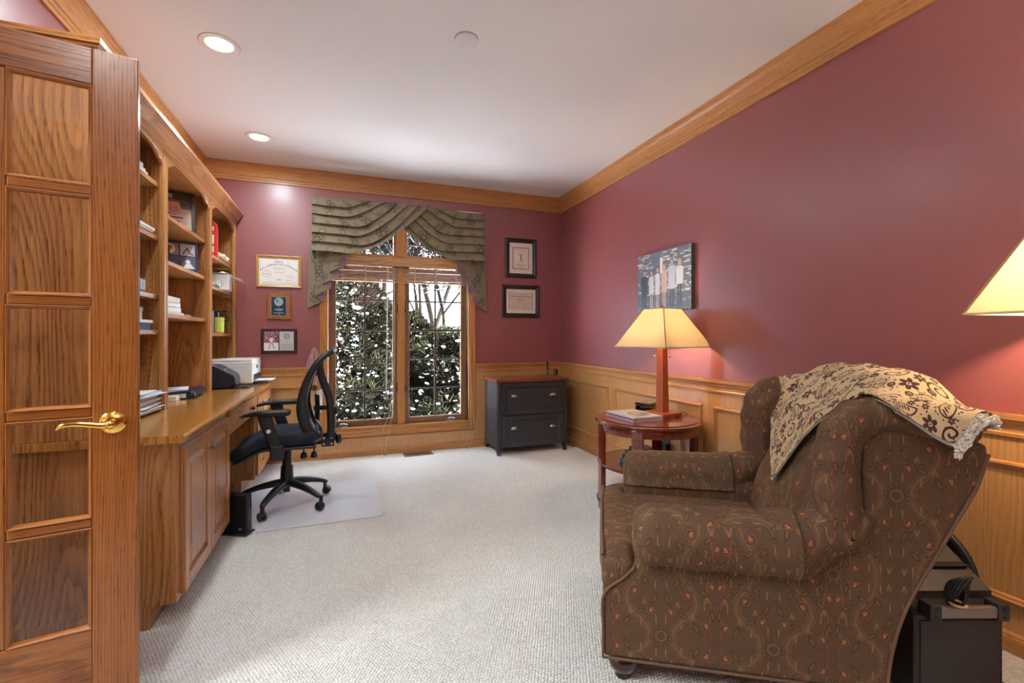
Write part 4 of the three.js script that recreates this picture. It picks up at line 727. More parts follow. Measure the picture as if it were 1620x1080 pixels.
flatPlaque('award_plaque', 'small oak plaque with a dark blue engraved plate', -0.674, -0.468, 1.332, 1.578, plaqueWood, [[-0.637, -0.507, 1.366, 1.545, navyPlate]]);
const playerTex = canvasTex(256, 300, (x, W, H) => {
  x.fillStyle = '#7b4a5c'; x.fillRect(0, 0, W, 180); for (let k = 0; k < 520; k++) { x.fillStyle = ['#d9c8cf', '#a02d3c', '#3a2a44', '#e9e2e0', '#5c3048'][k % 5]; x.fillRect(H2(k, 1, 3) * W, H2(k, 2, 3) * 170, 9, 8); }
  x.fillStyle = '#ecebe9'; x.fillRect(0, 178, W, H - 178);
  x.fillStyle = '#b23034'; x.fillRect(18, 120, 26, 56); x.fillRect(58, 126, 24, 50); x.fillRect(212, 130, 40, 40); x.fillStyle = '#e9e9ea'; x.fillRect(110, 96, 44, 78); x.fillStyle = '#9b3b33'; x.beginPath(); x.ellipse(130, 84, 15, 17, 0, 0, 7); x.fill();
  x.strokeStyle = '#a98f52'; x.lineWidth = 17; x.beginPath(); x.moveTo(122, 170); x.lineTo(92, 255); x.moveTo(140, 170); x.lineTo(172, 250); x.stroke(); x.strokeStyle = '#e9e9ea'; x.lineWidth = 13; x.beginPath(); x.moveTo(112, 108); x.lineTo(86, 150); x.moveTo(152, 108); x.lineTo(182, 140); x.stroke(); x.strokeStyle = '#3a2f25'; x.lineWidth = 9; x.beginPath(); x.moveTo(92, 255); x.lineTo(76, 272); x.moveTo(172, 250); x.lineTo(192, 262); x.stroke();
});
const textPlate = canvasTex(256, 330, (x, W, H) => { x.fillStyle = '#c9c9c9'; x.fillRect(0, 0, W, H); x.strokeStyle = '#3f4a4f'; x.lineWidth = 12; x.beginPath(); x.ellipse(W / 2, 84, 42, 36, 0, 0, 7); x.stroke(); scribble(x, W / 2, 84, 44, 14, '#59646a', 5); scribble(x, W / 2, 24, 170, 6, '#8f9396', 14); scribble(x, W / 2, 150, 80, 6, '#8f9396', 8); line(x, '1981', W / 2, 186, '20px serif', '#77797b'); for (let k = 0; k < 7; k++) scribble(x, W / 2, 222 + k * 15, k === 6 ? 160 : 210, 6, '#85888b', 18); });
flatPlaque('photo_plaque', 'dark walnut plaque with a player photo and a silver text plate', -0.721, -0.42, 1.017, 1.247, std({ color: '#4b3120', map: fineWood, roughness: 0.35 }), [[-0.694, -0.574, 1.045, 1.222, playerTex], [-0.566, -0.446, 1.045, 1.222, textPlate]]);
const blackFrame = std({ color: '#17100f', roughness: 0.28, clearcoat: 0.4, clearcoatRoughness: 0.12 });
const iTex = canvasTex(480, 600, (x, W, H) => {
  x.fillStyle = '#ece6dc'; x.fillRect(0, 0, W, H); x.strokeStyle = '#b8756a'; x.lineWidth = 22; x.strokeRect(78, 98, W - 156, H - 190); x.strokeStyle = '#d9b3a6'; x.lineWidth = 3; for (let k = 0; k < 60; k++) { const u = 78 + (W - 156) * k / 60; x.beginPath(); x.moveTo(u, 90); x.lineTo(u + 6, 108); x.moveTo(u, H - 100); x.lineTo(u + 6, H - 84); x.stroke(); } for (let k = 0; k < 70; k++) { const v = 98 + (H - 190) * k / 70; x.beginPath(); x.moveTo(70, v); x.lineTo(88, v + 5); x.moveTo(W - 88, v); x.lineTo(W - 70, v + 5); x.stroke(); }
  x.fillStyle = '#f0eadf'; x.fillRect(92, 112, W - 184, H - 218); scribble(x, W / 2, 150, 220, 9, '#9d968a', 16);
  x.strokeStyle = '#6b665d'; x.lineWidth = 4; x.strokeRect(192, 200, 96, 34); x.strokeRect(192, 348, 96, 34); x.fillStyle = '#4c4842'; x.fillRect(228, 234, 24, 114); x.fillStyle = '#d9d2c4'; for (let k = 0; k < 5; k++) { x.beginPath(); x.ellipse(240, 248 + k * 22, 6, 7, 0, 0, 7); x.fill(); }
  for (const [y, w] of [[424, 190], [440, 210], [458, 150], [474, 60]]) scribble(x, W / 2, y, w, 7, '#a29b8e', 16);
});
wallPic('framed_certificate', 'tall black framed certificate with a red border and block letter', 1.654, 2.02, 1.827, 2.258, 0.046, blackFrame, iTex, { depth: 0.026 });
const dipTex = canvasTex(640, 500, (x, W, H) => {
  x.fillStyle = '#efeadf'; x.fillRect(0, 0, W, H); x.fillStyle = '#8f7f70'; x.fillRect(58, 66, 14, H - 132); x.fillRect(W - 72, 66, 14, H - 132); x.fillStyle = '#d9cbb4'; x.fillRect(78, 66, W - 156, H - 132);
  line(x, 'Illinois State University', W / 2, 150, 'bold 36px serif', '#4a4136'); scribble(x, W / 2, 104, 260, 6, '#a39580', 22); scribble(x, W / 2, 190, 60, 7, '#a39580', 5); scribble(x, W / 2, 214, 150, 14, '#6f6354', 9); for (const [y, w] of [[250, 100], [268, 150], [306, 270]]) scribble(x, W / 2, y, w, 7, '#93866f', 16); scribble(x, 240, 352, 110, 9, '#6f6354', 8); scribble(x, 410, 352, 110, 9, '#6f6354', 8); scribble(x, W / 2, 402, 250, 7, '#93866f', 20); x.fillStyle = '#cba57c'; x.beginPath(); x.ellipse(132, 350, 22, 26, 0, 0, 7); x.fill();
});
wallPic('framed_diploma', 'wide black framed university diploma with a cream mat', 1.618, 2.058, 1.387, 1.745, 0.046, blackFrame, dipTex, { depth: 0.026 });
// canvas print on the right wall
{
  const people = canvasTex(768, 560, (x, W, H) => {
    x.fillStyle = '#6a7580'; x.fillRect(0, 0, W, H);
    for (let k = 0; k < 260; k++) { const a = H2(k, 3, 8) * W, b = H2(k, 4, 8) * H * 0.82; if (a > 190 && a < 330 && b < 120) continue; x.fillStyle = ['#d8d3c4', '#b7b3a8', '#8d8e8c', '#e5e0d0', '#6d7278'][k % 5]; x.fillRect(a, b, 26 + 60 * H2(k, 5, 8), 8 + 10 * H2(k, 6, 8)); }
    x.fillStyle = '#55606c'; x.fillRect(0, H * 0.72, W, H * 0.3); for (let k = 0; k < 90; k++) { x.fillStyle = ['#c7c2b4', '#7c8791', '#9c968a'][k % 3]; x.fillRect(H2(k, 8, 2) * W, H * 0.74 + H2(k, 9, 2) * H * 0.26, 14 + 20 * H2(k, 7, 2), 7); }
    const fig = (cx, top, hair, coat, legs, w = 60, hem = 0.62) => { const hd = 27; x.fillStyle = legs; x.fillRect(cx - w * 0.34, H * hem, w * 0.28, H * 0.93 - H * hem); x.fillRect(cx + w * 0.06, H * hem, w * 0.28, H * 0.93 - H * hem); x.fillStyle = hair; x.beginPath(); x.ellipse(cx, top + hd, hd * 0.95, hd * 1.15, 0, 0, 7); x.fill(); x.fillStyle = '#d9b6a2'; x.beginPath(); x.ellipse(cx, top + hd + 5, hd * 0.66, hd * 0.9, 0, 0, 7); x.fill(); x.fillStyle = coat; x.beginPath(); x.moveTo(cx - w * 0.3, top + hd * 2.3); x.lineTo(cx + w * 0.3, top + hd * 2.3); x.lineTo(cx + w * 0.6, top + hd * 3); x.lineTo(cx + w * 0.5, H * hem + 20); x.lineTo(cx - w * 0.5, H * hem + 20); x.lineTo(cx - w * 0.6, top + hd * 3); x.fill(); };
    fig(112, 150, '#3b3734', '#39424c', '#2e353d', 92, 0.7); fig(222, 158, '#33302e', '#eef0f2', '#c7b3a6', 64, 0.66); fig(314, 140, '#4a3a30', '#f1f2f4', '#c7b3a6', 62, 0.68); x.fillStyle = '#f0f1f3'; x.fillRect(352, 60, 38, 150); fig(410, 130, '#b08a5c', '#d8b9ae', '#c7a898', 72, 0.66); fig(518, 90, '#5a4636', '#c9d3e2', '#3c424e', 84, 0.62); fig(622, 110, '#c8ae84', '#eceef2', '#343b45', 84, 0.56);
  });
  const t = thing('canvas_print', 'unframed canvas photo print of six people on the right wall', 'canvas', [XR, 1.372, -2.925]), w = 0.63, h = 0.466, dp = 0.032;
  part(t, 'wrapped_edge', metreUV(new THREE.BoxGeometry(dp, h, w).translate(-dp / 2 - 0.001, h / 2, 0)), col('#565c5e', 0.7));
  const g = new THREE.PlaneGeometry(w, h); g.rotateY(-Math.PI / 2); g.translate(-dp - 0.0016, h / 2, 0); part(t, 'print', g, std({ map: people, roughness: 0.4, clearcoat: 0.7, clearcoatRoughness: 0.3 }));
}
// ---------------------------------------------------------------- window dressing
const damask = canvasTex(512, 512, (x, W, H) => {
  x.fillStyle = '#857a62'; x.fillRect(0, 0, W, H); for (let k = 0; k < 2600; k++) { x.fillStyle = ['#948a70', '#746b54', '#8c7a5c', '#7d7763'][k % 4]; x.fillRect(H2(k, 1, 77) * W, H2(k, 2, 77) * H, 10, 2); }
  x.lineWidth = 7; x.strokeStyle = '#39392f'; x.fillStyle = '#44412f';
  for (const [cx, cy] of [[128, 128], [384, 384], [128, 640], [640, 128], [384, -128], [-128, 384]]) { for (let k = 0; k < 8; k++) { const a = k * Math.PI / 4; x.beginPath(); x.ellipse(cx + 46 * Math.cos(a), cy + 46 * Math.sin(a), 26, 11, a, 0, 7); x.fill(); } x.beginPath(); x.arc(cx, cy, 92, 0, 7); x.stroke(); for (const s of [-1, 1]) { x.beginPath(); x.arc(cx + s * 120, cy, 60, s > 0 ? 2 : -1.1, s > 0 ? 4.2 : 1.1); x.stroke(); x.beginPath(); x.arc(cx, cy + s * 120, 44, 0, 7); x.stroke(); } }
  x.fillStyle = '#7d5f46'; for (const [cx, cy] of [[384, 128], [128, 384]]) { for (let k = 0; k < 6; k++) { const a = k * Math.PI / 3; x.beginPath(); x.ellipse(cx + 24 * Math.cos(a), cy + 24 * Math.sin(a), 20, 9, a, 0, 7); x.fill(); } }
}, [0.34, 0.34]);
M.damask = std({ map: damask, roughness: 0.85, bumpMap: weaveBump, bumpScale: 0.0003, sheen: 0.3, sheenRoughness: 0.6, side: THREE.DoubleSide });
M.lining = std({ color: '#86607a', roughness: 0.8, side: THREE.DoubleSide });
{
  const t = thing('window_valance', 'olive damask valance with crossed swags and cascading tails', 'curtain', [0.55, 1.44, -DB]);
  wpart(t, 'mounting_board', B(-0.275, 1.38, 2.462, 2.482, DB - 0.085, DB - 0.002, 0), M.white);
  const D0 = DB - 0.092, n = 6;
  const swag = (mir, D) => {
    // pleat k runs level from the outer end, then rises to the top edge past the middle
    const X0 = -0.284, flatY = (k) => 2.484 - k * 0.0855, endX = [0.10, 0.24, 0.365, 0.488, 0.60, 0.70, 0.80], bendX = [-0.05, 0.03, 0.05, 0.15, 0.15, 0.20, 0.10], endY = [2.484, 2.484, 2.484, 2.484, 2.484, 2.484, 2.474];
    const pt = (k, s) => { const i = Math.min(n - 1, Math.floor(k)), f = k - i, L = (a) => lerp(a[i], a[i + 1], f), y0 = flatY(k), bx = L(bendX), ex = L(endX), ey = L(endY), a = 0.42; const P = [[X0, y0], [lerp(X0, bx, 0.6), y0 - 0.006], [bx, y0 - 0.004 + 0.0 * k], [lerp(bx, ex, 0.45), lerp(y0, ey, 0.30 + 0.1 * (1 - k / n))], [ex, ey]]; const S = s * 4, j = Math.min(3, Math.floor(S)), u = S - j, g = (q) => P[clamp(q, 0, 4)]; const cr = (c) => { const p0 = g(j - 1)[c], p1 = g(j)[c], p2 = g(j + 1)[c], p3 = g(j + 2)[c]; return 0.5 * (2 * p1 + (p2 - p0) * u + (2 * p0 - 5 * p1 + 4 * p2 - p3) * u * u + (3 * p1 - p0 - 3 * p2 + p3) * u * u * u); }; return [cr(0), cr(1)]; };
    const f = (s, v) => { const k = v * n, b = Math.min(n - 1, Math.floor(k + 1e-6)), fr = k - b; const [x, y] = pt(k, s); const fold = Math.pow(clamp(fr), 1.5), puff = 0.004 + 0.026 * fold * (1 - 0.35 * s) + 0.012 * Math.sin(Math.PI * s) * fold; const xx = mir ? 1.105 - x : x; return P3(xx, y, D - puff - 0.012 * v); };
    const out = [];
    for (let b = 0; b < n; b++) {                                    // each pleat: a bulging band and the tuck below it
      out.push(sheet((u, v) => f(u, (b + v * 0.985) / n), 40, 8, (u, v) => [u * 1.05 + b * 0.05, (b + v) * 0.09]));
      out.push(sheet((u, v) => { const a = f(u, (b + 0.985) / n), c = b < n - 1 ? f(u, (b + 1.001) / n) : a.clone().add(new THREE.Vector3(0, 0.012, -0.02)); return a.lerp(c, v); }, 40, 2, (u, v) => [u * 1.05, v * 0.02]));
    }
    return merge(out);
  };
  wpart(t, 'swag', swag(true, D0 + 0.012), M.damask); wpart(t, 'swag', swag(false, D0 - 0.018), M.damask);
  for (const s of [-1, 1]) { const x = s < 0 ? -0.284 : 1.389; wpart(t, 'side_return', B(x - 0.003, x + 0.003, 1.975, 2.482, DB - 0.11, DB - 0.003, 1, 0), M.damask); }
  // cascading tails: the cloth folds back and forth, each layer longer and behind the last, so its lining shows below the hem
  for (const s of [-1, 1]) {
    const X = (x) => (s < 0 ? x : 1.105 - x), nF = 5, fw = 0.14, rw = 0.08, total = nF * fw + (nF - 1) * rw, hem = (l) => lerp(1.955, 1.44, Math.pow(l / total, 1.05));
    let x = 0.068, l = 0, dk = D0 - 0.02;
    for (let k = 0; k < nF; k++) {
      const a = x, b = x - fw, l0 = l, l1 = l + fw, d0 = dk;
      wpart(t, 'tail_fold', sheet((u, v) => P3(X(lerp(a, b, u) - 0.006 * (1 - v) * (k - 1)), lerp(hem(lerp(l0, l1, u)), 2.0, v), d0 + 0.005 * u - 0.006 * Math.sin(u * Math.PI) * (0.35 + 0.65 * (1 - v))), 10, 10, (u, v) => [lerp(l0, l1, u), v * 0.5]), M.damask);
      l = l1; x = b; dk += 0.010;
      if (k < nF - 1) { const c = x + rw, d1 = dk; wpart(t, 'tail_lining', sheet((u, v) => P3(X(lerp(b, c, u) - 0.006 * (1 - v) * (k - 1)), lerp(hem(lerp(l1, l1 + rw, u)), 2.0, v), d1 + 0.001 + 0.004 * u), 6, 6), M.lining); l = l1 + rw; x = c; dk += 0.008; }
    }
  }
}
// wooden blinds, drawn up
{
  const slatM = oak('#c7a284', 0.4), rl = oak('#d2a574', 0.36);
  solo('blind_cornice', 'wooden blind cornice running across both casements', 'blind', B(-0.10, 1.2, 1.878, 1.962, 4.708, 4.740, 0, 0.004), rl);
  for (const [x0, x1, label, cx] of [[-0.118, 0.508, 'raised wooden blind over the left casement', 0.42], [0.574, 1.205, 'raised wooden blind over the right casement', 1.17]]) {
    const t = thing('wooden_blind', label, 'blind', [(x0 + x1) / 2, 1.70, -4.752]); const d0 = 4.744, d1 = 4.771;
    wpart(t, 'head_rail', B(x0, x1, 1.885, 1.925, d0, d1, 0), rl);
    let y = 1.744; for (let k = 0; k < 12; k++) { wpart(t, 'slat', B(x0, x1, y, y + 0.0078, d0 - 0.011, d1, 0, 0.001), slatM); y += k === 7 ? 0.017 : 0.0098; }
    wpart(t, 'bottom_rail', B(x0, x1, 1.718, 1.738, d0 - 0.010, d1, 0, 0.004), slatM);
    const str = []; for (const f of [0.16, 0.5, 0.84]) for (const d of [d0 - 0.0125]) str.push(B(lerp(x0, x1, f) - 0.004, lerp(x0, x1, f) + 0.004, 1.716, 1.88, d, d + 0.001, 1, 0)); wpart(t, 'ladder_tape', merge(str), M.string);
    const cord = x0 < 0 ? [[0.455, 1.88], [0.452, 1.2], [0.44, 0.75], [0.425, 0.42], [0.36, 0.26], [0.335, 0.16], [0.345, 0.07], [0.352, 0.02]] : [[1.22, 1.88], [1.235, 1.2], [1.262, 0.7], [1.285, 0.35], [1.30, 0.2], [1.275, 0.1], [1.255, 0.03]];
    wpart(t, 'lift_cord', tube(cord.map(([x, y], i) => P3(x, y, 4.716 - (y < 0.3 ? 0.02 : 0))), 0.0016, 60, 5), M.string);
    const cord2 = x0 < 0 ? [[0.47, 1.88], [0.468, 1.0], [0.462, 0.55], [0.43, 0.30], [0.40, 0.17], [0.385, 0.08], [0.378, 0.02]] : [[1.21, 1.88], [1.222, 1.1], [1.242, 0.62], [1.268, 0.35], [1.245, 0.18], [1.215, 0.08], [1.205, 0.03]];
    wpart(t, 'lift_cord', tube(cord2.map(([x, y]) => P3(x, y, 4.714 - (y < 0.3 ? 0.02 : 0))), 0.0016, 60, 5), M.string);
    if (x0 < 0) wpart(t, 'tilt_wand', tube([P3(0.405, 1.87, 4.73), P3(0.4, 1.1, 4.722), P3(0.392, 0.62, 4.72)], 0.004, 20, 6), std({ color: '#cfc6ba', roughness: 0.3 }));
  }
  const tas = lathe([[0, 0.026], [0.003, 0.026], [0.005, 0.02], [0.008, 0.012], [0.009, 0.004], [0.006, 0], [0, 0]], 12), tm = std({ color: '#b38a4a', roughness: 0.4 });
  [[0.37, 4.685, 'upright wooden cord tassel by the left cord'], [0.388, 4.672, 'fallen wooden cord tassel by the left cord'], [1.203, 4.652, 'wooden cord tassel lying nearest the carpet vent'], [1.262, 4.70, 'wooden cord tassel lying nearest the filing cabinet']].forEach(([x, d, l], i) => { const m = solo('cord_tassel', l, 'tassel', tas, tm, 'blind cord tassels on the carpet'); m.position.set(x, i ? 0.013 : 0.003, -d); if (i) { m.rotation.z = Math.PI / 2; m.rotation.y = i * 0.8; } });
}
// medals on ribbons hanging from a hook
{
  const rib = canvasTex(64, 16, (x, W, H) => { ['#2b3f8c', '#f1eee8', '#b3242c', '#b3242c', '#f1eee8', '#2b3f8c'].forEach((c, i) => { x.fillStyle = c; x.fillRect(i * W / 6, 0, W / 6 + 1, H); }); });
  const tan2 = col('#c08a5a', 0.7), rm = std({ map: rib, roughness: 0.7, side: THREE.DoubleSide });
  const t = thing('wall_hook', 'small metal hook holding medals beside the window', 'hook', [-0.27, 1.03, -DB]); part(t, 'hook', merge([tube([[0, 0.03, 0.002], [0, 0.025, 0.03], [0, 0.0, 0.038], [0, -0.008, 0.03]], 0.003, 14), new THREE.CylinderGeometry(0.012, 0.012, 0.003, 14).rotateX(Math.PI / 2).translate(0, 0.03, 0.002)]), M.steel);
  [[-0.03, 0.020, 0.30, rm, 'medal on a striped ribbon, left of the hook'], [0.0, 0.028, 0.34, rm, 'medal on a striped ribbon, middle of the hook'], [0.022, 0.034, 0.20, tan2, 'tan ribbon hanging in front of the medals']].forEach(([dx, z, L, mat, label], i) => {
    const o = thing('medal', label, 'medal', [-0.27 + dx * 0.3, 1.055, -DB]);
    part(o, 'ribbon', merge([-1, 1].map((s) => sheet((u, v) => new THREE.Vector3(s * (0.004 + 0.03 * Math.sin(v * Math.PI * 0.9)) + (u - 0.5) * 0.019 + dx * v, -L * v, z + 0.004 * s * (1 - v)), 2, 14, (u, v) => [u, v]))), mat);
    part(o, 'disc', new THREE.CylinderGeometry(0.026, 0.026, 0.004, 24).rotateX(Math.PI / 2).translate(dx, -L - 0.024, z), M.brass);
  });
}
// floor register
{
  const t = thing('floor_register', 'brown metal floor vent set in the carpet below the window', 'vent', [0.69, 0.003, -4.608], 0.02); const vm = std({ color: '#7d6c56', metalness: 0.6, roughness: 0.45 });
  part(t, 'frame', wallFrame([[0, 0], [0.006, 0.003], [0.007, 0.016], [0.003, 0.018]], -0.142, 0.142, -0.07, 0.07, (s, y, p) => [s, p, y]), vm); part(t, 'damper', LB(0.25, 0.002, 0.11, 0, 0.0, 0, 0, 0), M.blackPlastic);
  for (let k = 0; k < 17; k++) part(t, 'louvre', LB(0.005, 0.004, 0.104, -0.112 + k * 0.014, 0.004, 0, 2, 0.001).rotateY(0), vm); for (const z of [-0.026, 0.026]) part(t, 'cross_bar', LB(0.25, 0.004, 0.004, 0, 0.0045, z, 0, 0.001), vm);
}
// ---------------------------------------------------------------- filing cabinet
{
  const bk = std({ color: '#34353a', roughness: 0.34 }), top = std({ color: '#8d4a37', map: fineWood, roughness: 0.28, clearcoat: 0.4, clearcoatRoughness: 0.12 });
  const t = thing('filing_cabinet', 'charcoal two-drawer filing cabinet with a cherry top', 'filing cabinet', [1.785, 0, -4.475]); const x0 = 1.412, x1 = 2.158, d0 = 4.255, d1 = 4.695;
  wpart(t, 'top', B(x0 - 0.024, x1 + 0.024, 0.722, 0.75, d0 - 0.022, d1, 0, 0.005), top);
  for (const x of [x0, x1 - 0.02]) { const s = new THREE.Shape(), L = d1 - d0; s.moveTo(0, 0); s.lineTo(0.045, 0); s.quadraticCurveTo(0.06, 0.055, 0.12, 0.062); s.lineTo(L - 0.12, 0.062); s.quadraticCurveTo(L - 0.06, 0.055, L - 0.045, 0); s.lineTo(L, 0); s.lineTo(L, 0.722); s.lineTo(0, 0.722); s.closePath(); const g = extr(s, 0.02, 0.002, 10); g.rotateY(Math.PI / 2); g.translate(x, 0, -d0); wpart(t, 'side_panel', metreUV(g), bk); }
  wpart(t, 'front_post', B(x0, x0 + 0.03, 0, 0.722, d0 - 0.006, d0 + 0.03, 1, 0.003), bk); wpart(t, 'front_post', B(x1 - 0.03, x1, 0, 0.722, d0 - 0.006, d0 + 0.03, 1, 0.003), bk); wpart(t, 'back_panel', B(x0 + 0.02, x1 - 0.02, 0.06, 0.722, d1 - 0.012, d1 - 0.002, 1, 0), bk); wpart(t, 'bottom_panel', B(x0 + 0.02, x1 - 0.02, 0.07, 0.085, d0 + 0.03, d1 - 0.012, 0), bk);
  for (const [y0, y1] of [[0.398, 0.716], [0.078, 0.392]]) {
    const dr = wpart(t, 'drawer', merge([wallFrame([[0, 0], [0.018, 0.001], [0.018, 0.046], [0.012, 0.05], [0.006, 0.06], [0.006, 0.2]], x0 + 0.033, x1 - 0.033, y0, y1, (s, y, p) => [s, y, -(d0 + 0.012 - p)]), B(x0 + 0.09, x1 - 0.09, y0 + 0.058, y1 - 0.058, d0 + 0.004, d0 + 0.014, 0, 0), B(x0 + 0.033, x1 - 0.033, y0, y1, d0 + 0.013, d0 + 0.03, 0, 0)]), bk);
    for (const x of [1.582, 2.003]) { const h = home.get(t), p = new THREE.SphereGeometry(0.036, 20, 10, 0, Math.PI * 2, 0, Math.PI / 2); p.scale(1, 0.78, 0.62); const q = merge([p, LB(0.078, 0.004, 0.006, 0, 0, 0.0, 0, 0.001)]); const m = part(dr, 'cup_pull', q, M.steel, 'nickel cup pull'); m.position.set(x - h.x, (y0 + y1) / 2 + 0.018 - h.y, -(d0 + 0.005) - h.z); }
  }
  solo('antenna_stick', 'thin black antenna standing at the back of the filing cabinet', 'antenna', merge([new THREE.CylinderGeometry(0.009, 0.009, 0.085, 10).translate(2.13, 0.855, -4.66), new THREE.CylinderGeometry(0.005, 0.006, 0.07, 8).translate(2.13, 0.785, -4.66)]), M.blackPlastic);
  const cc = []; for (let k = 0; k < 3; k++) cc.push(new THREE.TorusGeometry(0.036 - k * 0.004, 0.004, 6, 24).rotateY(0.7 + 0.25 * k).translate(2.145 + k * 0.008, 0.79, -4.50 + k * 0.01)); solo('cable_coil', 'small black cable coil on the right end of the filing cabinet', 'cable', merge(cc), M.blackPlastic);
  solo('floor_cables', 'dark cables bunched on the carpet behind the filing cabinet', 'cable', merge([tube([P3(2.2, 0.008, 4.62), P3(2.21, 0.06, 4.5), P3(2.25, 0.02, 4.4), P3(2.29, 0.008, 4.33)], 0.005, 20), tube([P3(2.23, 0.008, 4.66), P3(2.25, 0.09, 4.55), P3(2.22, 0.03, 4.42), P3(2.2, 0.008, 4.36)], 0.004, 20)]), M.darkPlastic);
}
// ---------------------------------------------------------------- round side table
const TB = [1.96, 2.63];
{
  const R = 0.36, t = thing('side_table', 'round three-tier cherry side table beside the armchair', 'side table', [TB[0], 0, -TB[1]]);
  const disc = (r, y0, y1) => lathe([[0.001, y0], [r - 0.022, y0], [r - 0.006, y0 + (y1 - y0) * 0.3], [r, y0 + (y1 - y0) * 0.6], [r - 0.003, y1 - 0.002], [r - 0.006, y1], [0.001, y1]], 64);
  part(t, 'table_top', merge([metreUV(disc(R, 0.583, 0.611)), metreUV(lathe([[0.001, 0.611], [R - 0.045, 0.611], [R - 0.045, 0.615], [0.001, 0.615]], 64))]), M.cherry);
  part(t, 'apron', lathe([[R - 0.05, 0.535], [R - 0.03, 0.535], [R - 0.025, 0.584], [R - 0.05, 0.584], [R - 0.05, 0.535]], 64), M.cherry);
  part(t, 'shelf', metreUV(disc(R - 0.015, 0.296, 0.322)), M.cherry); part(t, 'shelf', metreUV(disc(R - 0.01, 0.04, 0.066)), M.cherry);
  const cs = Math.cos(0.3509), sn = Math.sin(0.3509);
  for (const [a, b] of [[-0.323, -0.024], [-0.152, -0.288], [0.323, 0.024], [0.152, 0.288]]) {
    const X = a * cs + b * sn, D = -a * sn + b * cs, lg = part(t, 'leg', metreUV(extr([[-0.036, 0], [0.036, 0], [0.036, 0.575], [-0.036, 0.575]], 0.034, 0.003).translate(0, 0, -0.017)), M.cherry); lg.position.set(X, 0, -D); lg.rotation.y = Math.atan2(X, -D);
    for (const s of [-0.013, 0.013]) { part(lg, 'inlay', LB(0.011, 0.011, 0.002, s, 0.528, 0.0172, 0, 0), std({ color: '#1a0d08', roughness: 0.4 })); }
    part(lg, 'recessed_panel', wallFrame([[0.004, 0], [0.004, 0.004], [0.0, 0.006]], -0.022, 0.022, 0.34, 0.5, (s, y, p) => [s, y, 0.0168 + p]), M.cherry);
  }
}
function tableLamp(name, label, X, y, D, baseY, s, turn, I) {
  const t = thing(name, label, 'lamp', [X, y, -D], turn);
  const shadeM = std({ color: '#dfc698', transmission: 0.28, roughness: 1, thickness: 0, side: THREE.DoubleSide });
  const h0 = baseY, h1 = h0 + s.h, bt = s.b, tt = s.t;
  const corner = (r, y) => [[-r, y, -r], [r, y, -r], [r, y, r], [-r, y, r]].map((p) => new THREE.Vector3(...p));
  const a = corner(bt, h0), b = corner(tt, h1), sh = new THREE.Group(); sh.name = 'lamp_shade'; t.add(sh); home.set(sh, home.get(t));
  for (let k = 0; k < 4; k++) { const n = (k + 1) % 4; part(sh, 'shade_panel', sheet((u, v) => a[k].clone().lerp(a[n], u).lerp(b[k].clone().lerp(b[n], u), v), 6, 6), shadeM); part(sh, 'corner_trim', tube([a[k], a[k].clone().lerp(b[k], 0.5), b[k]], 0.0035, 4, 6), std({ color: '#a98a55', roughness: 0.7 })); part(sh, 'edge_binding', tube([a[k], a[k].clone().lerp(a[n], 0.5), a[n]], 0.004, 4, 6), std({ color: '#d8c39a', roughness: 0.7 })); part(sh, 'edge_binding', tube([b[k], b[k].clone().lerp(b[n], 0.5), b[n]], 0.0035, 4, 6), std({ color: '#d8c39a', roughness: 0.7 })); }
  return [t, h0, h1, I];
}
const bulbM = std({ color: '#ffffff', emissive: new THREE.Color(1, 0.78, 0.5), emissiveIntensity: 6, roughness: 0.4 });
function lampLight(t, x, y, I) {
  part(t, 'bulb', new THREE.SphereGeometry(0.028, 16, 12).scale(1, 1.25, 1).translate(x, y, 0), bulbM);
  const l = new THREE.PointLight(new THREE.Color(1, 0.72, 0.44), I, 0, 2); l.position.set(x, y, 0); l.castShadow = true; l.shadow.radius = 1.4; t.add(l);
}
const LAMP_I = 0.72;
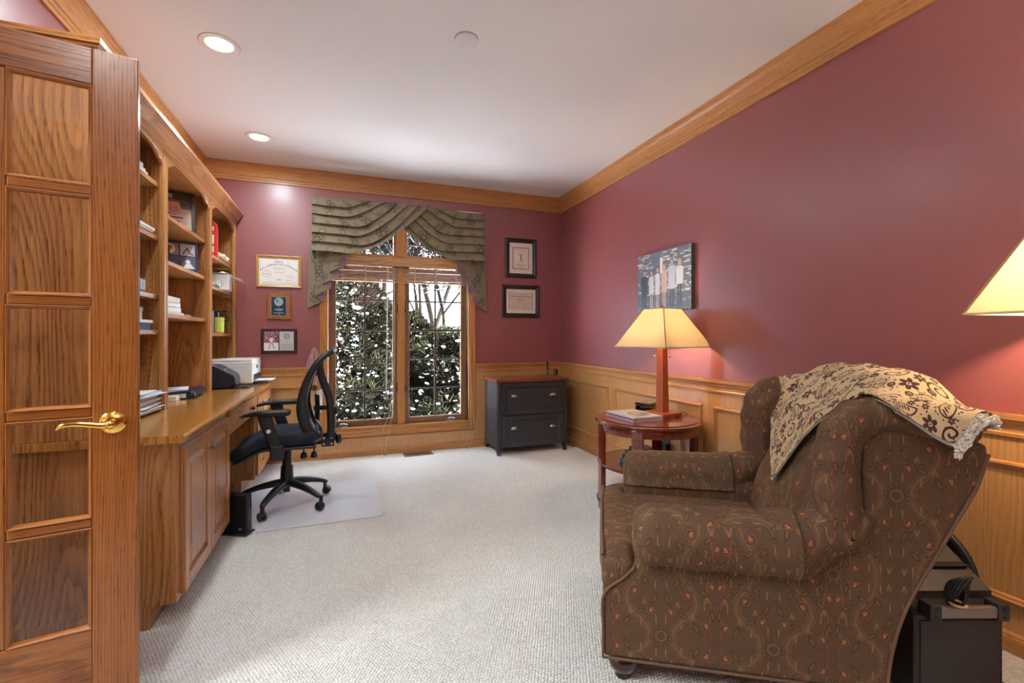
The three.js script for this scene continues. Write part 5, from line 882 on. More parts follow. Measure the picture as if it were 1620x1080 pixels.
{
  // mission style lamp on the side table
  const turn = Math.PI / 4 - 0.3509 - 0.25, X = 2.1, D = 2.66, y = 0.615;
  const [t, h0, h1] = tableLamp('table_lamp', 'lit wooden table lamp with a pyramid shade on the side table', X, y, D, 0.487, { h: 0.265, b: 0.232, t: 0.09 }, turn);
  part(t, 'base', merge([metreUV(extr([[-0.095, -0.095], [0.095, -0.095], [0.095, 0.095], [-0.095, 0.095]], 0.02, 0.003).rotateX(-Math.PI / 2).translate(0, 0.012, 0)), ...[[-1, -1], [1, -1], [-1, 1], [1, 1]].map(([a, b]) => LB(0.03, 0.012, 0.03, a * 0.078, 0.006, b * 0.078))]), M.lampWood);
  const c = new THREE.CylinderGeometry(0.034, 0.045, 0.455, 4, 1); c.rotateY(Math.PI / 4); c.translate(0, 0.258, 0); const cg = c.toNonIndexed(); cg.computeVertexNormals(); part(t, 'column', metreUV(cg), M.lampWood);
  part(t, 'socket_stem', new THREE.CylinderGeometry(0.006, 0.006, 0.29, 10).translate(0, 0.62, 0), M.brass); part(t, 'finial', lathe([[0.001, 0.022], [0.006, 0.018], [0.008, 0.01], [0.004, 0.004], [0.008, 0]], 14).translate(0, 0.756, 0), std({ color: '#4a2b18', roughness: 0.4 }));
  part(t, 'shade_spider', merge([tube([[-0.09, h1, 0], [0, h1 + 0.004, 0], [0.09, h1, 0]], 0.002, 8), tube([[0, h1, -0.09], [0, h1 + 0.004, 0], [0, h1, 0.09]], 0.002, 8)]), M.brass);
  for (const s of [-1, 1]) { const pc = part(t, 'pull_chain', tube([[s * 0.035, 0.56, s * 0.035], [s * 0.036, 0.48, s * 0.035], [s * 0.036, 0.425, s * 0.035]], 0.0014, 8, 5), M.brass); part(pc, 'pull_ball', new THREE.SphereGeometry(0.0095, 14, 10).translate(s * 0.036, 0.418, s * 0.035), M.brass); }
  part(t, 'socket_arm', tube([[-0.06, 0.565, 0], [0, 0.56, 0], [0.06, 0.565, 0]], 0.006, 8), M.brass);
  for (const s of [-1, 1]) lampLight(t, s * 0.065, 0.61, LAMP_I / 2);
}
{
  // floor lamp at the right edge, behind the armchair
  const [t, h0, h1] = tableLamp('floor_lamp', 'lit floor lamp with a pyramid shade at the right edge', 2.03, 0, 0.685, 1.245, { h: 0.25, b: 0.178, t: 0.075 }, Math.PI / 4 - 0.95);
  part(t, 'base', metreUV(extr([[-0.09, -0.09], [0.09, -0.09], [0.09, 0.09], [-0.09, 0.09]], 0.025, 0.003).rotateX(-Math.PI / 2)), M.lampWood);
  const c = new THREE.CylinderGeometry(0.022, 0.034, 1.2, 4, 1); c.rotateY(Math.PI / 4); c.translate(0, 0.625, 0); const cg = c.toNonIndexed(); cg.computeVertexNormals(); part(t, 'column', metreUV(cg), M.lampWood);
  part(t, 'socket_stem', new THREE.CylinderGeometry(0.006, 0.006, 0.28, 10).translate(0, 1.36, 0), M.brass); part(t, 'shade_spider', merge([tube([[-0.075, h1, 0], [0, h1 + 0.003, 0], [0.075, h1, 0]], 0.002, 8), tube([[0, h1, -0.075], [0, h1 + 0.003, 0], [0, h1, 0.075]], 0.002, 8)]), M.brass);
  lampLight(t, 0.03, 1.37, LAMP_I * 2.6);
}
// things on the side table
{
  const magTex = canvasTex(384, 512, (x, W, H) => { x.fillStyle = '#d9d5cd'; x.fillRect(0, 0, W, H); x.fillStyle = '#b8b3ab'; x.fillRect(0, 0, W, 130); line(x, 'JOURNAL', W / 2, 70, 'bold 74px serif', '#efeae2'); x.fillStyle = '#8c8780'; x.beginPath(); x.ellipse(W * 0.55, 310, 120, 140, 0.3, 0, 7); x.fill(); x.fillStyle = '#c9b79f'; x.beginPath(); x.ellipse(W * 0.5, 280, 60, 76, 0.2, 0, 7); x.fill(); x.fillStyle = '#6f6a66'; x.fillRect(30, 430, 150, 12); x.fillRect(30, 455, 110, 10); });
  const mk = (label, w, d, h, X, y, D, turn, tex, cover) => { const t = thing('magazine', label, 'magazine', [X, y, -D], turn); part(t, 'pages', LB(w - 0.004, h - 0.002, d - 0.004, 0, h / 2, 0, 0, 0.0008), M.paper); part(t, 'cover', LB(w, 0.001, d, 0, h - 0.0004, 0, 0, 0), cover || M.greyPaper); if (tex) { const g = new THREE.PlaneGeometry(w - 0.002, d - 0.002); g.rotateX(-Math.PI / 2); g.rotateY(0); g.translate(0, h + 0.0004, 0); part(t, 'cover_print', g, std({ map: tex, roughness: 0.35, clearcoat: 0.4, clearcoatRoughness: 0.1 })); } part(t, 'spine', LB(0.0012, h, d, -w / 2, h / 2, 0, 0, 0), cover || M.greyPaper); return t; };
  mk('pale pink magazine at the bottom of the side table pile', 0.235, 0.325, 0.010, 1.875, 0.616, 2.678, 0.02, null, std({ color: '#c8a7a4', roughness: 0.5 }));
  mk('dark covered booklet in the middle of the side table pile', 0.225, 0.315, 0.007, 1.878, 0.6265, 2.68, 0.05, null, navy);
  mk('grey illustrated magazine on top of the side table pile', 0.23, 0.32, 0.011, 1.876, 0.634, 2.678, 0.03, magTex);
  const b = thing('keepsake_box', 'small black glossy box behind the magazines', 'box', [2.125, 0.616, -2.852], 0.42); const gl = std({ color: '#0d0e10', roughness: 0.08, clearcoat: 1 });
  part(b, 'body', LB(0.17, 0.052, 0.115, 0, 0.026, 0, 0, 0.003), gl); part(b, 'lid', LB(0.175, 0.018, 0.12, 0, 0.0635, 0, 0, 0.003), gl);
  let y = 0.3225; [['bottom dark case of the pile on the middle shelf', '#5c7a86', 0.028, 0.2], ['second black case of the pile on the middle shelf', '#15171a', 0.026, 0.18], ['third dark blue case of the pile on the middle shelf', '#1f2b38', 0.026, 0.17], ['top black case of the pile on the middle shelf', '#101214', 0.022, 0.14]].forEach(([l, c, h, w], i) => { const m = soloAt('video_case', l, 'case', LB(w, h - 0.001, 0.13, 1.86 + i * 0.012, y + h / 2, -2.62 + i * 0.006, 0, 0.003), col(c, 0.25), 'cases on the middle shelf'); m.rotation.y = 0.25 - i * 0.12; y += h; });
  for (let k = 0; k < 4; k++) { const m = soloAt('magazine', ['bottom', 'second', 'third', 'top'][k] + ' magazine of the pile on the lowest table shelf', 'magazine', LB(0.21, 0.008, 0.27, 1.86 + k * 0.004, 0.0708 + k * 0.0088, -2.66 + k * 0.004, 0, 0.001), [M.greyPaper, navy, M.paper, M.darkPlastic][k], 'magazines on the lowest shelf'); m.rotation.y = 0.2 + k * 0.05; }
  // wall outlet with a plug
  const o = thing('wall_outlet', 'brown outlet with a black plug-in adapter low on the wainscot', 'outlet', [XR - boardT, 0.29, -2.9]); part(o, 'cover_plate', LB(0.006, 0.115, 0.072, -0.003, 0.045, 0, 1, 0.002), col('#5b3a22', 0.4)); part(o, 'adapter', LB(0.045, 0.055, 0.085, -0.03, 0.045, 0.01, 1, 0.005), M.blackPlastic);
  solo('lamp_cord', 'thin brown lamp cord hanging down behind the side table', 'cord', tube([P3(2.2, 0.63, 2.66), P3(2.31, 0.622, 2.66), P3(2.326, 0.52, 2.64), P3(2.316, 0.34, 2.6), P3(2.313, 0.1, 2.62), P3(2.29, 0.01, 2.66)], 0.003, 40), col('#5a4326', 0.6));
}
// ---------------------------------------------------------------- chair mat and modem
{
  const s = new THREE.Shape(), x0 = -0.70, x1 = 0.232, d0 = 3.085, d1 = 3.935, r = 0.04; s.moveTo(x0 + r, d0); s.lineTo(x1 - r, d0); s.quadraticCurveTo(x1, d0, x1, d0 + r); s.lineTo(x1, d1 - r); s.quadraticCurveTo(x1, d1, x1 - r, d1); s.lineTo(x0 + r, d1); s.quadraticCurveTo(x0, d1, x0, d1 - r); s.lineTo(x0, d0 + r); s.quadraticCurveTo(x0, d0, x0 + r, d0);
  const g = extr(s, 0.003, 0.001, 8); g.rotateX(-Math.PI / 2); g.translate(0, 0.0055, 0);
  soloAt('chair_mat', 'clear vinyl chair mat under the office chair', 'chair mat', metreUV(g), std({ color: '#f4f3f6', transmission: 0.35, thickness: 0, roughness: 0.16, ior: 1.5, side: THREE.DoubleSide }));
  const t = thing('modem', 'slim black modem standing on the carpet by the cabinet', 'modem', [-0.594, 0.006, -3.112], -0.43);
  part(t, 'case', metreUV(new RoundedBoxGeometry(0.14, 0.225, 0.05, 2, 0.006).translate(0, 0.122, 0)), M.blackPlastic); part(t, 'stand', LB(0.16, 0.01, 0.085, 0, 0.005, 0, 0, 0.003), M.blackPlastic);
  part(t, 'front_strip', LB(0.002, 0.2, 0.036, 0.0705, 0.122, 0, 1, 0), std({ color: '#1d2530', roughness: 0.12 })); for (let k = 0; k < 8; k++) part(t, 'status_light', LB(0.001, 0.0035, 0.006, 0.0718, 0.18 - k * 0.014, 0, 1, 0), col('#7f9bb8', 0.4));
  part(t, 'name_badge', LB(0.018, 0.006, 0.001, 0.03, 0.035, 0.0253, 0, 0), M.greyPaper);
}
// ---------------------------------------------------------------- office chair (faces the desk, -X)
{
  const t = thing('office_chair', 'black mesh-back swivel office chair on casters at the desk', 'office chair', [-0.376, 0.0085, -3.524]);
  const pl = std({ color: '#1e2022', roughness: 0.38 }), fab = std({ color: '#15202a', roughness: 0.85, bumpMap: weaveBump, bumpScale: 0.0006, sheen: 0.25, sheenRoughness: 0.5, sheenColor: new THREE.Color('#3f6a8a') });
  const mesh = std({ color: '#131517', roughness: 0.8 });
  // star base: casters at measured angles
  const a0 = Math.atan2(3.249 - 3.524, -0.494 + 0.376);
  const wheel = merge([-1, 1].map((s) => lathe([[0.001, -0.009], [0.02, -0.009], [0.026, -0.005], [0.027, 0.005], [0.022, 0.009], [0.001, 0.009]], 22).rotateX(Math.PI / 2).translate(0, 0.027, s * 0.014)));
  for (let k = 0; k < 5; k++) {
    const a = a0 + k * Math.PI * 2 / 5, X = Math.cos(a), D = Math.sin(a);
    const g = sheet((u, v) => { const L = lerp(0.02, 0.295, v), y = 0.155 - 0.055 * v * v - 0.01 * v, w = lerp(0.028, 0.019, v), h = lerp(0.026, 0.014, v), c = Math.cos(u * 6.2832), s = Math.sin(u * 6.2832), q = Math.pow(Math.pow(Math.abs(c), 3) + Math.pow(Math.abs(s), 3), -1 / 3); const e = v > 0.97 ? 0.6 : 1; return new THREE.Vector3(L, y + s * q * h * e, c * q * w * e); }, 16, 16); g.rotateY(a);
    const leg = part(t, 'base_leg', g, pl); 
    const cs = new THREE.Group(); cs.name = 'caster'; t.add(cs); cs.position.set(X * 0.292, 0, -D * 0.292); cs.rotation.y = a + 0.9 + k * 0.7;
    part(cs, 'wheel', wheel, M.blackPlastic); part(cs, 'fork', merge([new THREE.CylinderGeometry(0.013, 0.013, 0.045, 12).translate(0.012, 0.066, 0), new THREE.SphereGeometry(0.026, 14, 8, 0, 6.3, 0, 1.5).scale(1, 0.95, 0.95).translate(0.004, 0.034, 0)]), pl);
  }
  part(t, 'gas_lift', lathe([[0.001, 0.09], [0.022, 0.09], [0.022, 0.12], [0.04, 0.13], [0.042, 0.19], [0.038, 0.27], [0.03, 0.275], [0.029, 0.40], [0.001, 0.40]], 24), pl);
  // mechanism and seat (local x: -front, +rear)
  part(t, 'tilt_mechanism', merge([LB(0.30, 0.03, 0.16, 0.04, 0.405, 0, 0, 0.008), LB(0.12, 0.018, 0.06, 0.23, 0.415, 0, 0, 0.004), LB(0.085, 0.075, 0.006, 0.265, 0.43, 0.05, 0, 0.002), LB(0.085, 0.075, 0.006, 0.265, 0.43, -0.05, 0, 0.002)]), std({ color: '#2c2e31', roughness: 0.35, metalness: 0.5 }));
  for (const [x, y] of [[0.24, 0.452], [0.29, 0.452], [0.24, 0.41], [0.29, 0.41]]) part(t, 'bolt', new THREE.CylinderGeometry(0.007, 0.007, 0.004, 12).rotateX(Math.PI / 2).translate(x, y, 0.0548), M.steel);
  for (const x of [0.115, 0.18]) part(t, 'adjuster_knob', merge([lathe([[0.001, 0], [0.02, 0.002], [0.023, 0.012], [0.018, 0.032], [0.012, 0.04], [0.001, 0.04]], 14).translate(x, 0.338, 0.12), new THREE.CylinderGeometry(0.005, 0.005, 0.03, 8).translate(x, 0.39, 0.12)]), pl);
  part(t, 'tilt_wheel', new THREE.CylinderGeometry(0.034, 0.034, 0.022, 20).rotateZ(Math.PI / 2).rotateY(0.3).translate(0.335, 0.435, 0.02), pl);
  const seatF = (x, y, z) => { const drop = smooth(-0.10, -0.30, x) * 0.075, rise = 0.012 * smooth(0.1, 0.24, x), yy = y - 0.475 + drop - rise - 0.012 * (z / 0.25) ** 2; const taper = 0.242 - 0.03 * smooth(0, 0.26, x); return sdBox([x, yy, z], [-0.055, 0, 0], [0.255, 0.042, taper], 0.04); };
  part(t, 'seat', metreUV(surfaceNet(seatF, [-0.36, 0.3, -0.28], [0.25, 0.56, 0.28], 0.011)), fab);
  part(t, 'seat_pan', metreUV(surfaceNet((x, y, z) => { const drop = smooth(-0.10, -0.30, x) * 0.07; return sdBox([x, y - 0.432 + drop, z], [-0.05, 0, 0], [0.24, 0.012, 0.225], 0.01); }, [-0.34, 0.32, -0.26], [0.24, 0.48, 0.26], 0.011)), pl);
  // backrest: closed loop frame with mesh, and the spine behind it
  const prof = [[0.195, 0.47], [0.150, 0.53], [0.118, 0.62], [0.108, 0.70], [0.122, 0.80], [0.155, 0.90], [0.20, 0.98], [0.245, 1.03], [0.295, 1.062]];
  const curve = new THREE.CatmullRomCurve3(prof.map(([x, y]) => new THREE.Vector3(x, y, 0)));
  const half = (v) => 0.10 + 0.125 * Math.pow(Math.sin(Math.PI * clamp(0.10 + v * 0.66)), 0.8);
  const loop = []; for (let k = 0; k <= 16; k++) { const v = k / 16, p = curve.getPoint(v); loop.push(new THREE.Vector3(p.x, p.y, half(v))); } for (let k = 16; k >= 0; k--) { const v = k / 16, p = curve.getPoint(v); loop.push(new THREE.Vector3(p.x, p.y, -half(v))); }
  const fc = new THREE.CatmullRomCurve3(loop, true, 'centripetal');
  part(t, 'back_frame', sheet((u, v) => { const p = fc.getPointAt(v % 1), tan = fc.getTangentAt(v % 1), out = new THREE.Vector3(0, 0, 1).multiplyScalar(Math.sign(p.z) || 1).addScaledVector(tan, -tan.z * (Math.sign(p.z) || 1)).normalize(), nn = new THREE.Vector3().crossVectors(tan, out).normalize(); const w = 0.012, dd = 0.028 * (0.7 + 0.5 * smooth(1.05, 0.55, p.y)); return p.addScaledVector(out, Math.cos(u * 6.2832) * w).addScaledVector(nn, Math.sin(u * 6.2832) * dd); }, 12, 120), pl);
  part(t, 'back_mesh', sheet((u, v) => { const p = curve.getPoint(v), hw = half(v); return new THREE.Vector3(p.x + 0.022 * (1 - (2 * u - 1) ** 2), p.y, (2 * u - 1) * hw); }, 20, 30), std({ color: '#131517', roughness: 0.8, transmission: 0.35, thickness: 0, side: THREE.DoubleSide }));
  for (const s of [-1, 1]) { part(t, 'back_spine', sheet((u, v) => { const P = [[0.285, 0.455, 0.05], [0.285, 0.60, 0.075], [0.272, 0.74, 0.10], [0.225, 0.88, 0.125], [0.215, 0.98, 0.13], [0.26, 1.045, 0.11]], c = new THREE.CatmullRomCurve3(P.map((p) => new THREE.Vector3(p[0], p[1], p[2] * s))).getPoint(v), w = lerp(0.026, 0.014, v); return new THREE.Vector3(c.x + Math.cos(u * 6.2832) * w, c.y, c.z + Math.sin(u * 6.2832) * 0.013); }, 10, 40), pl); }
  part(t, 'lumbar_pad', sheet((u, v) => new THREE.Vector3(0.165 + 0.04 * (2 * u - 1) ** 2 + 0.05 * (v - 0.5) ** 2 + 0.015 * Math.cos(v * 3.14 - 1.57), lerp(0.60, 0.77, v), (2 * u - 1) * 0.19), 20, 10), std({ color: '#2b3338', roughness: 0.35, side: THREE.DoubleSide })); 
  part(t, 'lumbar_bracket', merge([LB(0.05, 0.055, 0.1, 0.305, 0.64, 0, 0, 0.008), LB(0.12, 0.03, 0.03, 0.23, 0.66, 0, 0, 0.006)]), pl);
  part(t, 'back_bracket', merge([LB(0.07, 0.06, 0.09, 0.285, 0.455, 0, 0, 0.01)]), pl);
  // armrests
  for (const s of [-1, 1]) {
    const g = new THREE.Group(); g.name = 'armrest'; t.add(g);
    part(g, 'pad', metreUV(surfaceNet((x, y, z) => { const w = lerp(0.024, 0.045, smooth(-0.26, -0.02, x)); return sdBox([x, y - 0.678 + 0.02 * smooth(-0.14, -0.27, x), z - s * 0.268 + s * 0.05 * smooth(-0.1, -0.28, x)], [-0.088, 0, 0], [0.138, lerp(0.010, 0.017, smooth(-0.26, -0.1, x)), w], 0.010); }, [-0.3, 0.62, s * 0.268 - 0.1], [0.08, 0.72, s * 0.268 + 0.1], 0.008)), pl);
    const pts = [[-0.10, 0.672], [-0.085, 0.60], [-0.05, 0.50], [-0.025, 0.40]];
    part(g, 'post', sheet((u, v) => { const c = new THREE.CatmullRomCurve3(pts.map(([x, y], i) => new THREE.Vector3(x, y, s * (0.268 - 0.004 * i)))).getPoint(v), w = lerp(0.042, 0.036, v), q = Math.pow(Math.pow(Math.abs(Math.cos(u * 6.2832)), 4) + Math.pow(Math.abs(Math.sin(u * 6.2832)), 4), -0.25); return new THREE.Vector3(c.x + Math.cos(u * 6.2832) * q * w, c.y, c.z + Math.sin(u * 6.2832) * q * 0.014); }, 20, 20), pl);
    part(g, 'sleeve', metreUV(LB(0.08, 0.10, 0.036, -0.03, 0.42, s * 0.257, 1, 0.012)), pl); part(g, 'button', new THREE.CylinderGeometry(0.013, 0.013, 0.004, 16).rotateX(Math.PI / 2).translate(-0.075, 0.565, s * 0.267 + 0.0145), M.whitePlastic); part(g, 'mount', LB(0.06, 0.02, 0.15, -0.03, 0.40, s * 0.19, 0, 0.004), pl);
  }
}
// ---------------------------------------------------------------- wing armchair
const paisley = canvasTex(1024, 1536, (x, W, H) => {              // symmetrical ogee damask: bands, scrolls, sunflowers, thin gold strokes
  const q = (f) => { for (const [sx, sy] of [[1, 1], [-1, 1], [1, -1], [-1, -1]]) { x.save(); x.translate(W / 2, H / 2); x.scale(sx, sy); f(); x.restore(); } };
  x.fillStyle = '#604a36'; x.fillRect(0, 0, W, H);
  for (let k = 0; k < 900; k++) { x.globalAlpha = 0.10; x.fillStyle = ['#7e4337', '#5b4631', '#80654a', '#5c3a2d', '#6d5a3c'][k % 5]; x.beginPath(); x.ellipse(H2(k, 1, 21) * W, H2(k, 2, 21) * H, 14 + 50 * H2(k, 3, 21), 12 + 34 * H2(k, 4, 21), k, 0, 7); x.fill(); } x.globalAlpha = 1;
  x.lineCap = 'round';
  q(() => {
    const path = (p) => { x.beginPath(); x.moveTo(p[0], p[1]); for (let k = 2; k < p.length; k += 6) x.bezierCurveTo(...p.slice(k, k + 6)); };
    const ogee = [120, 0, 90, 150, 300, 190, 330, 330, 360, 470, 170, 520, 160, 768];
    for (const [w, c, al] of [[92, '#46311f', 1], [84, '#80634a', 1], [66, '#5c402d', 1], [52, '#735840', 1], [5, '#927754', 1]]) { x.globalAlpha = al; x.strokeStyle = c; x.lineWidth = w; path(ogee); x.stroke(); }
    const inner = [470, 40, 420, 200, 512, 300, 440, 430, 400, 560, 480, 640, 440, 768];
    for (const [w, c] of [[34, '#67382e'], [26, '#73493a'], [4, '#8d6f4e']]) { x.strokeStyle = c; x.lineWidth = w; path(inner); x.stroke(); }
    // tone-on-tone stipple rows beside the bands
    x.fillStyle = '#8a7151'; for (let k = 0; k < 60; k++) { const t = k / 60, a = 210 + 120 * Math.sin(t * 6.3), b = t * 768; x.beginPath(); x.arc(a + 52, b, 2.2, 0, 7); x.fill(); x.beginPath(); x.arc(a - 52, b, 2.2, 0, 7); x.fill(); }
    for (const [cx, cy, r, f] of [[250, 430, 52, 1], [90, 250, 46, -1], [420, 150, 40, 1], [330, 690, 48, -1], [470, 540, 40, 1]]) {
      x.fillStyle = '#693a2f'; x.beginPath(); x.arc(cx, cy, r, 0, 7); x.fill(); x.strokeStyle = '#8e7048'; x.lineWidth = 5; x.beginPath(); for (let k = 0; k <= 50; k++) { const u = k / 50, a = u * 9 * f + 1, p = r * (1.05 - u * 0.75); x.lineTo(cx + p * Math.cos(a), cy + p * Math.sin(a)); } x.stroke();
      x.strokeStyle = '#b08c4a'; x.lineWidth = 5; for (let k = 0; k < 4; k++) { x.beginPath(); x.moveTo(cx - 14 + k * 9, cy + 16); x.quadraticCurveTo(cx - 8 + k * 7, cy, cx + 4 + k * 4, cy - 18); x.stroke(); }
    }
    x.strokeStyle = '#a98750'; x.lineWidth = 7; for (const [a, b, s] of [[40, 130, 1], [200, 90, -1], [400, 300, 1], [60, 470, -1], [370, 560, 1], [230, 640, -1], [480, 690, 1], [120, 640, 1]]) { x.beginPath(); x.moveTo(a, b); x.bezierCurveTo(a + 24 * s, b + 12, a - 8 * s, b + 40, a + 12 * s, b + 74); x.stroke(); }
    x.lineWidth = 4; for (const [a, b] of [[160, 360], [300, 250], [60, 720], [430, 430]]) for (const s of [-1, 1]) { x.beginPath(); x.moveTo(a + s * 20, b - 52); x.lineTo(a + s * 4, b); x.moveTo(a + s * 11, b - 56); x.lineTo(a + s * 1, b - 12); x.stroke(); }
    x.strokeStyle = '#33271b'; x.lineWidth = 3; for (const [a, b, t] of [[330, 120, 0.5], [150, 540, -0.6], [400, 470, 0.9], [200, 230, 1.1], [480, 260, 0.2], [60, 370, 0.4], [270, 560, -0.9], [410, 640, 0.3]]) { x.save(); x.translate(a, b); x.rotate(t); x.fillStyle = '#5e472c'; x.beginPath(); for (let k = 0; k <= 48; k++) { const u = k / 48 * 6.2832, r = 1 + 0.2 * Math.sin(u * 8); x.lineTo(19 * r * Math.cos(u), 46 * r * Math.sin(u)); } x.fill(); x.stroke(); x.strokeStyle = '#8f7040'; x.beginPath(); x.moveTo(0, -30); x.lineTo(0, 34); for (let k = -2; k < 3; k++) { x.moveTo(0, k * 12); x.lineTo(10, k * 12 - 9); x.moveTo(0, k * 12); x.lineTo(-10, k * 12 - 9); } x.stroke(); x.strokeStyle = '#33271b'; x.restore(); }
    x.fillStyle = '#2a2018'; for (let k = 0; k < 70; k++) { x.beginPath(); x.ellipse(H2(k, 7, 9) * 512, H2(k, 8, 9) * 768, 6, 2.6, k, 0, 7); x.fill(); }
    x.strokeStyle = '#54402b'; x.lineWidth = 2; for (let k = 0; k < 120; k++) { const a = H2(k, 17, 9) * 512, b = H2(k, 18, 9) * 768; x.beginPath(); x.arc(a, b, 6 + 8 * H2(k, 19, 9), k, k + 3.6); x.stroke(); }
  });
  for (const [cx, cy] of [[512, 768], [0, 0], [1024, 0], [0, 1536], [1024, 1536]]) { x.strokeStyle = '#3a2c1c'; x.lineWidth = 3; for (let k = 0; k < 14; k++) { const a = k * Math.PI / 7; x.beginPath(); x.moveTo(cx + 58 * Math.cos(a - 0.2), cy + 58 * Math.sin(a - 0.2)); x.lineTo(cx + 112 * Math.cos(a), cy + 112 * Math.sin(a)); x.lineTo(cx + 58 * Math.cos(a + 0.2), cy + 58 * Math.sin(a + 0.2)); x.stroke(); } x.fillStyle = '#65402f'; x.beginPath(); x.arc(cx, cy, 54, 0, 7); x.fill(); x.fillStyle = '#b39259'; for (let k = 0; k < 16; k++) { const a = k * Math.PI / 8; x.beginPath(); x.ellipse(cx + 48 * Math.cos(a), cy + 48 * Math.sin(a), 7, 4, a, 0, 7); x.fill(); } x.fillStyle = '#5a4430'; x.beginPath(); x.ellipse(cx, cy, 38, 26, 0, 0, 7); x.fill(); }
  for (let k = 0; k < 26000; k++) { x.globalAlpha = 0.12; x.fillStyle = k % 2 ? '#2c2016' : '#8a7150'; x.fillRect(H2(k, 4, 51) * W, H2(k, 5, 51) * H, 2.5, 2.5); } x.globalAlpha = 1;
}, [0.337, 0.505]);
M.velvet = std({ color: '#efe2d2', map: paisley, roughness: 0.8, sheen: 1, sheenRoughness: 0.35, sheenColor: new THREE.Color('#cdb394') });
M.piping = std({ color: '#6b4c36', roughness: 0.8, sheen: 0.5, sheenColor: new THREE.Color('#c9ab8a') });
M.footWood = std({ color: '#35150d', roughness: 0.2, clearcoat: 0.7, clearcoatRoughness: 0.1 });
const CH = { W: 0.82, o: [0.811, 1.332], turn: Math.atan2(-0.52, 0.854) };
{
  const t = thing('armchair', 'brown paisley velvet wing armchair with rolled arms in the foreground', 'armchair', [CH.o[0] + 0.854 * 0.5 + 0.52 * 0.41, 0, -(CH.o[1] - 0.52 * 0.5 + 0.854 * 0.41)], CH.turn);
  const W = CH.W;
  // f(a, y, b) -> geometry in chair axes; a = front to rear, b = near side to far side
  const build = (f, lo, hi, h) => { const g = surfaceNet((x, y, z) => f(x, y, z), lo, hi, h); const p = g.attributes.position, n = g.attributes.normal; for (let i = 0; i < p.count; i++) { p.setXYZ(i, p.getX(i) - 0.5, p.getY(i), -(p.getZ(i) - 0.41)); n.setZ(i, -n.getZ(i)); } const ix = g.index.array; for (let i = 0; i < ix.length; i += 3) { const q = ix[i]; ix[i] = ix[i + 1]; ix[i + 1] = q; } return metreUV(g, 1, [0.19 - 0.045, 0.06]); };
  const sidePoly = [[0.0, 0.10], [0.0, 0.312], [0.018, 0.332], [0.065, 0.368], [0.105, 0.41], [0.13, 0.46], [0.6, 0.47], [0.70, 0.53], [0.772, 0.60], [0.768, 0.86], [0.80, 0.905], [0.95, 0.885], [1.092, 0.86], [1.098, 0.833], [1.068, 0.734], [1.015, 0.625], [0.966, 0.522], [0.8935, 0.371], [0.862, 0.268], [0.845, 0.168], [0.84, 0.10]];
  const slab = (poly, b0, b1, r) => (a, y, b) => { const d = sdPoly(a, y, poly) + r, e = Math.abs(b - (b0 + b1) / 2) - (b1 - b0) / 2 + r; return Math.hypot(Math.max(d, 0), Math.max(e, 0)) + Math.min(Math.max(d, e), 0) - r; };
  const armF = (a, y, b) => { const w = 0.0016 * Math.sin(a * 60 + y * 40) * Math.sin(a * 23); let d = sdSeg([a, y, b], [0.17, 0.510, 0.036], [0.58, 0.512, 0.036], 0.089, 0.089); d = smin(d, sdSeg([a, y, b], [0.58, 0.514, 0.036], [0.745, 0.60, 0.036], 0.086, 0.066), 0.04); d = smax(d, 0.106 - a, 0.05); d = smin(d, sdBox([a, y, b], [0.43, 0.40, 0.09], [0.32, 0.10, 0.048], 0.03), 0.015); return d + w; };
  const wingPath = [[0.722, 0.575, 0.066], [0.708, 0.69, 0.062], [0.708, 0.80, 0.060], [0.722, 0.872, 0.058], [0.762, 0.918, 0.056], [0.82, 0.938, 0.050], [0.95, 0.917, 0.047], [1.045, 0.892, 0.04]];
  const wingPoly = [[0.72, 0.46], [0.70, 0.56], [0.69, 0.86], [0.76, 0.93], [0.9, 0.93], [1.05, 0.90], [1.03, 0.72], [0.95, 0.55], [0.88, 0.44]];
  const wingF = (a, y, b) => { let d = 9; for (let k = 0; k + 1 < wingPath.length; k++) d = smin(d, sdSeg([a, y, b], [wingPath[k][0], wingPath[k][1], 0.026], [wingPath[k + 1][0], wingPath[k + 1][1], 0.026], wingPath[k][2], wingPath[k + 1][2]), 0.012); return smin(d, slab(wingPoly, 0.03, 0.115, 0.03)(a, y, b), 0.02) + 0.001 * Math.sin(y * 70) * Math.sin(a * 50); };
  const mirror = (f, m) => (m ? (a, y, b) => f(a, y, W - b) : f);
  for (const m of [0, 1]) {
    const z = (lo, hi) => (m ? [W - hi, W - lo] : [lo, hi]), mk = (f, a0, a1, y0, y1, b0, b1, h) => { const [p, q] = z(b0, b1); return build(mirror(f, m), [a0, y0, p], [a1, y1, q], h); };
    part(t, 'side_panel', mk(slab(sidePoly, 0.004, 0.10, 0.012), -0.04, 1.14, 0.06, 0.95, -0.03, 0.14, 0.0115), M.velvet);
    part(t, 'arm', mk(armF, 0.07, 0.85, 0.26, 0.72, -0.08, 0.18, 0.01), M.velvet);
    part(t, 'wing', mk(wingF, 0.6, 1.15, 0.40, 1.03, -0.05, 0.16, 0.01), M.velvet);
    const hemN = (a) => 0.437 + 0.004 * Math.sin(a * 37);
    part(t, 'arm_cover', mk((a, y, b) => { const s = armF(a, y, b); let d = Math.abs(s - 0.0055) - 0.0062; d = Math.max(d, a - 0.585, (b < 0.06 ? hemN(a) : 0.468) - y, 0.10 - a); return d; }, 0.06, 0.62, 0.40, 0.64, -0.10, 0.19, 0.0058), M.velvet);
    // welting around the side panel
    const pz = m ? -(W - 0.002 - 0.41) : -(0.002 - 0.41), P = (i) => new THREE.Vector3(sidePoly[i][0] - 0.5, sidePoly[i][1], pz);
    const front = [20, 0, 1, 2, 3, 4].map((i) => sidePoly[i]), rear = [20, 19, 18, 17, 16, 15, 14, 13].map((i) => sidePoly[i]);
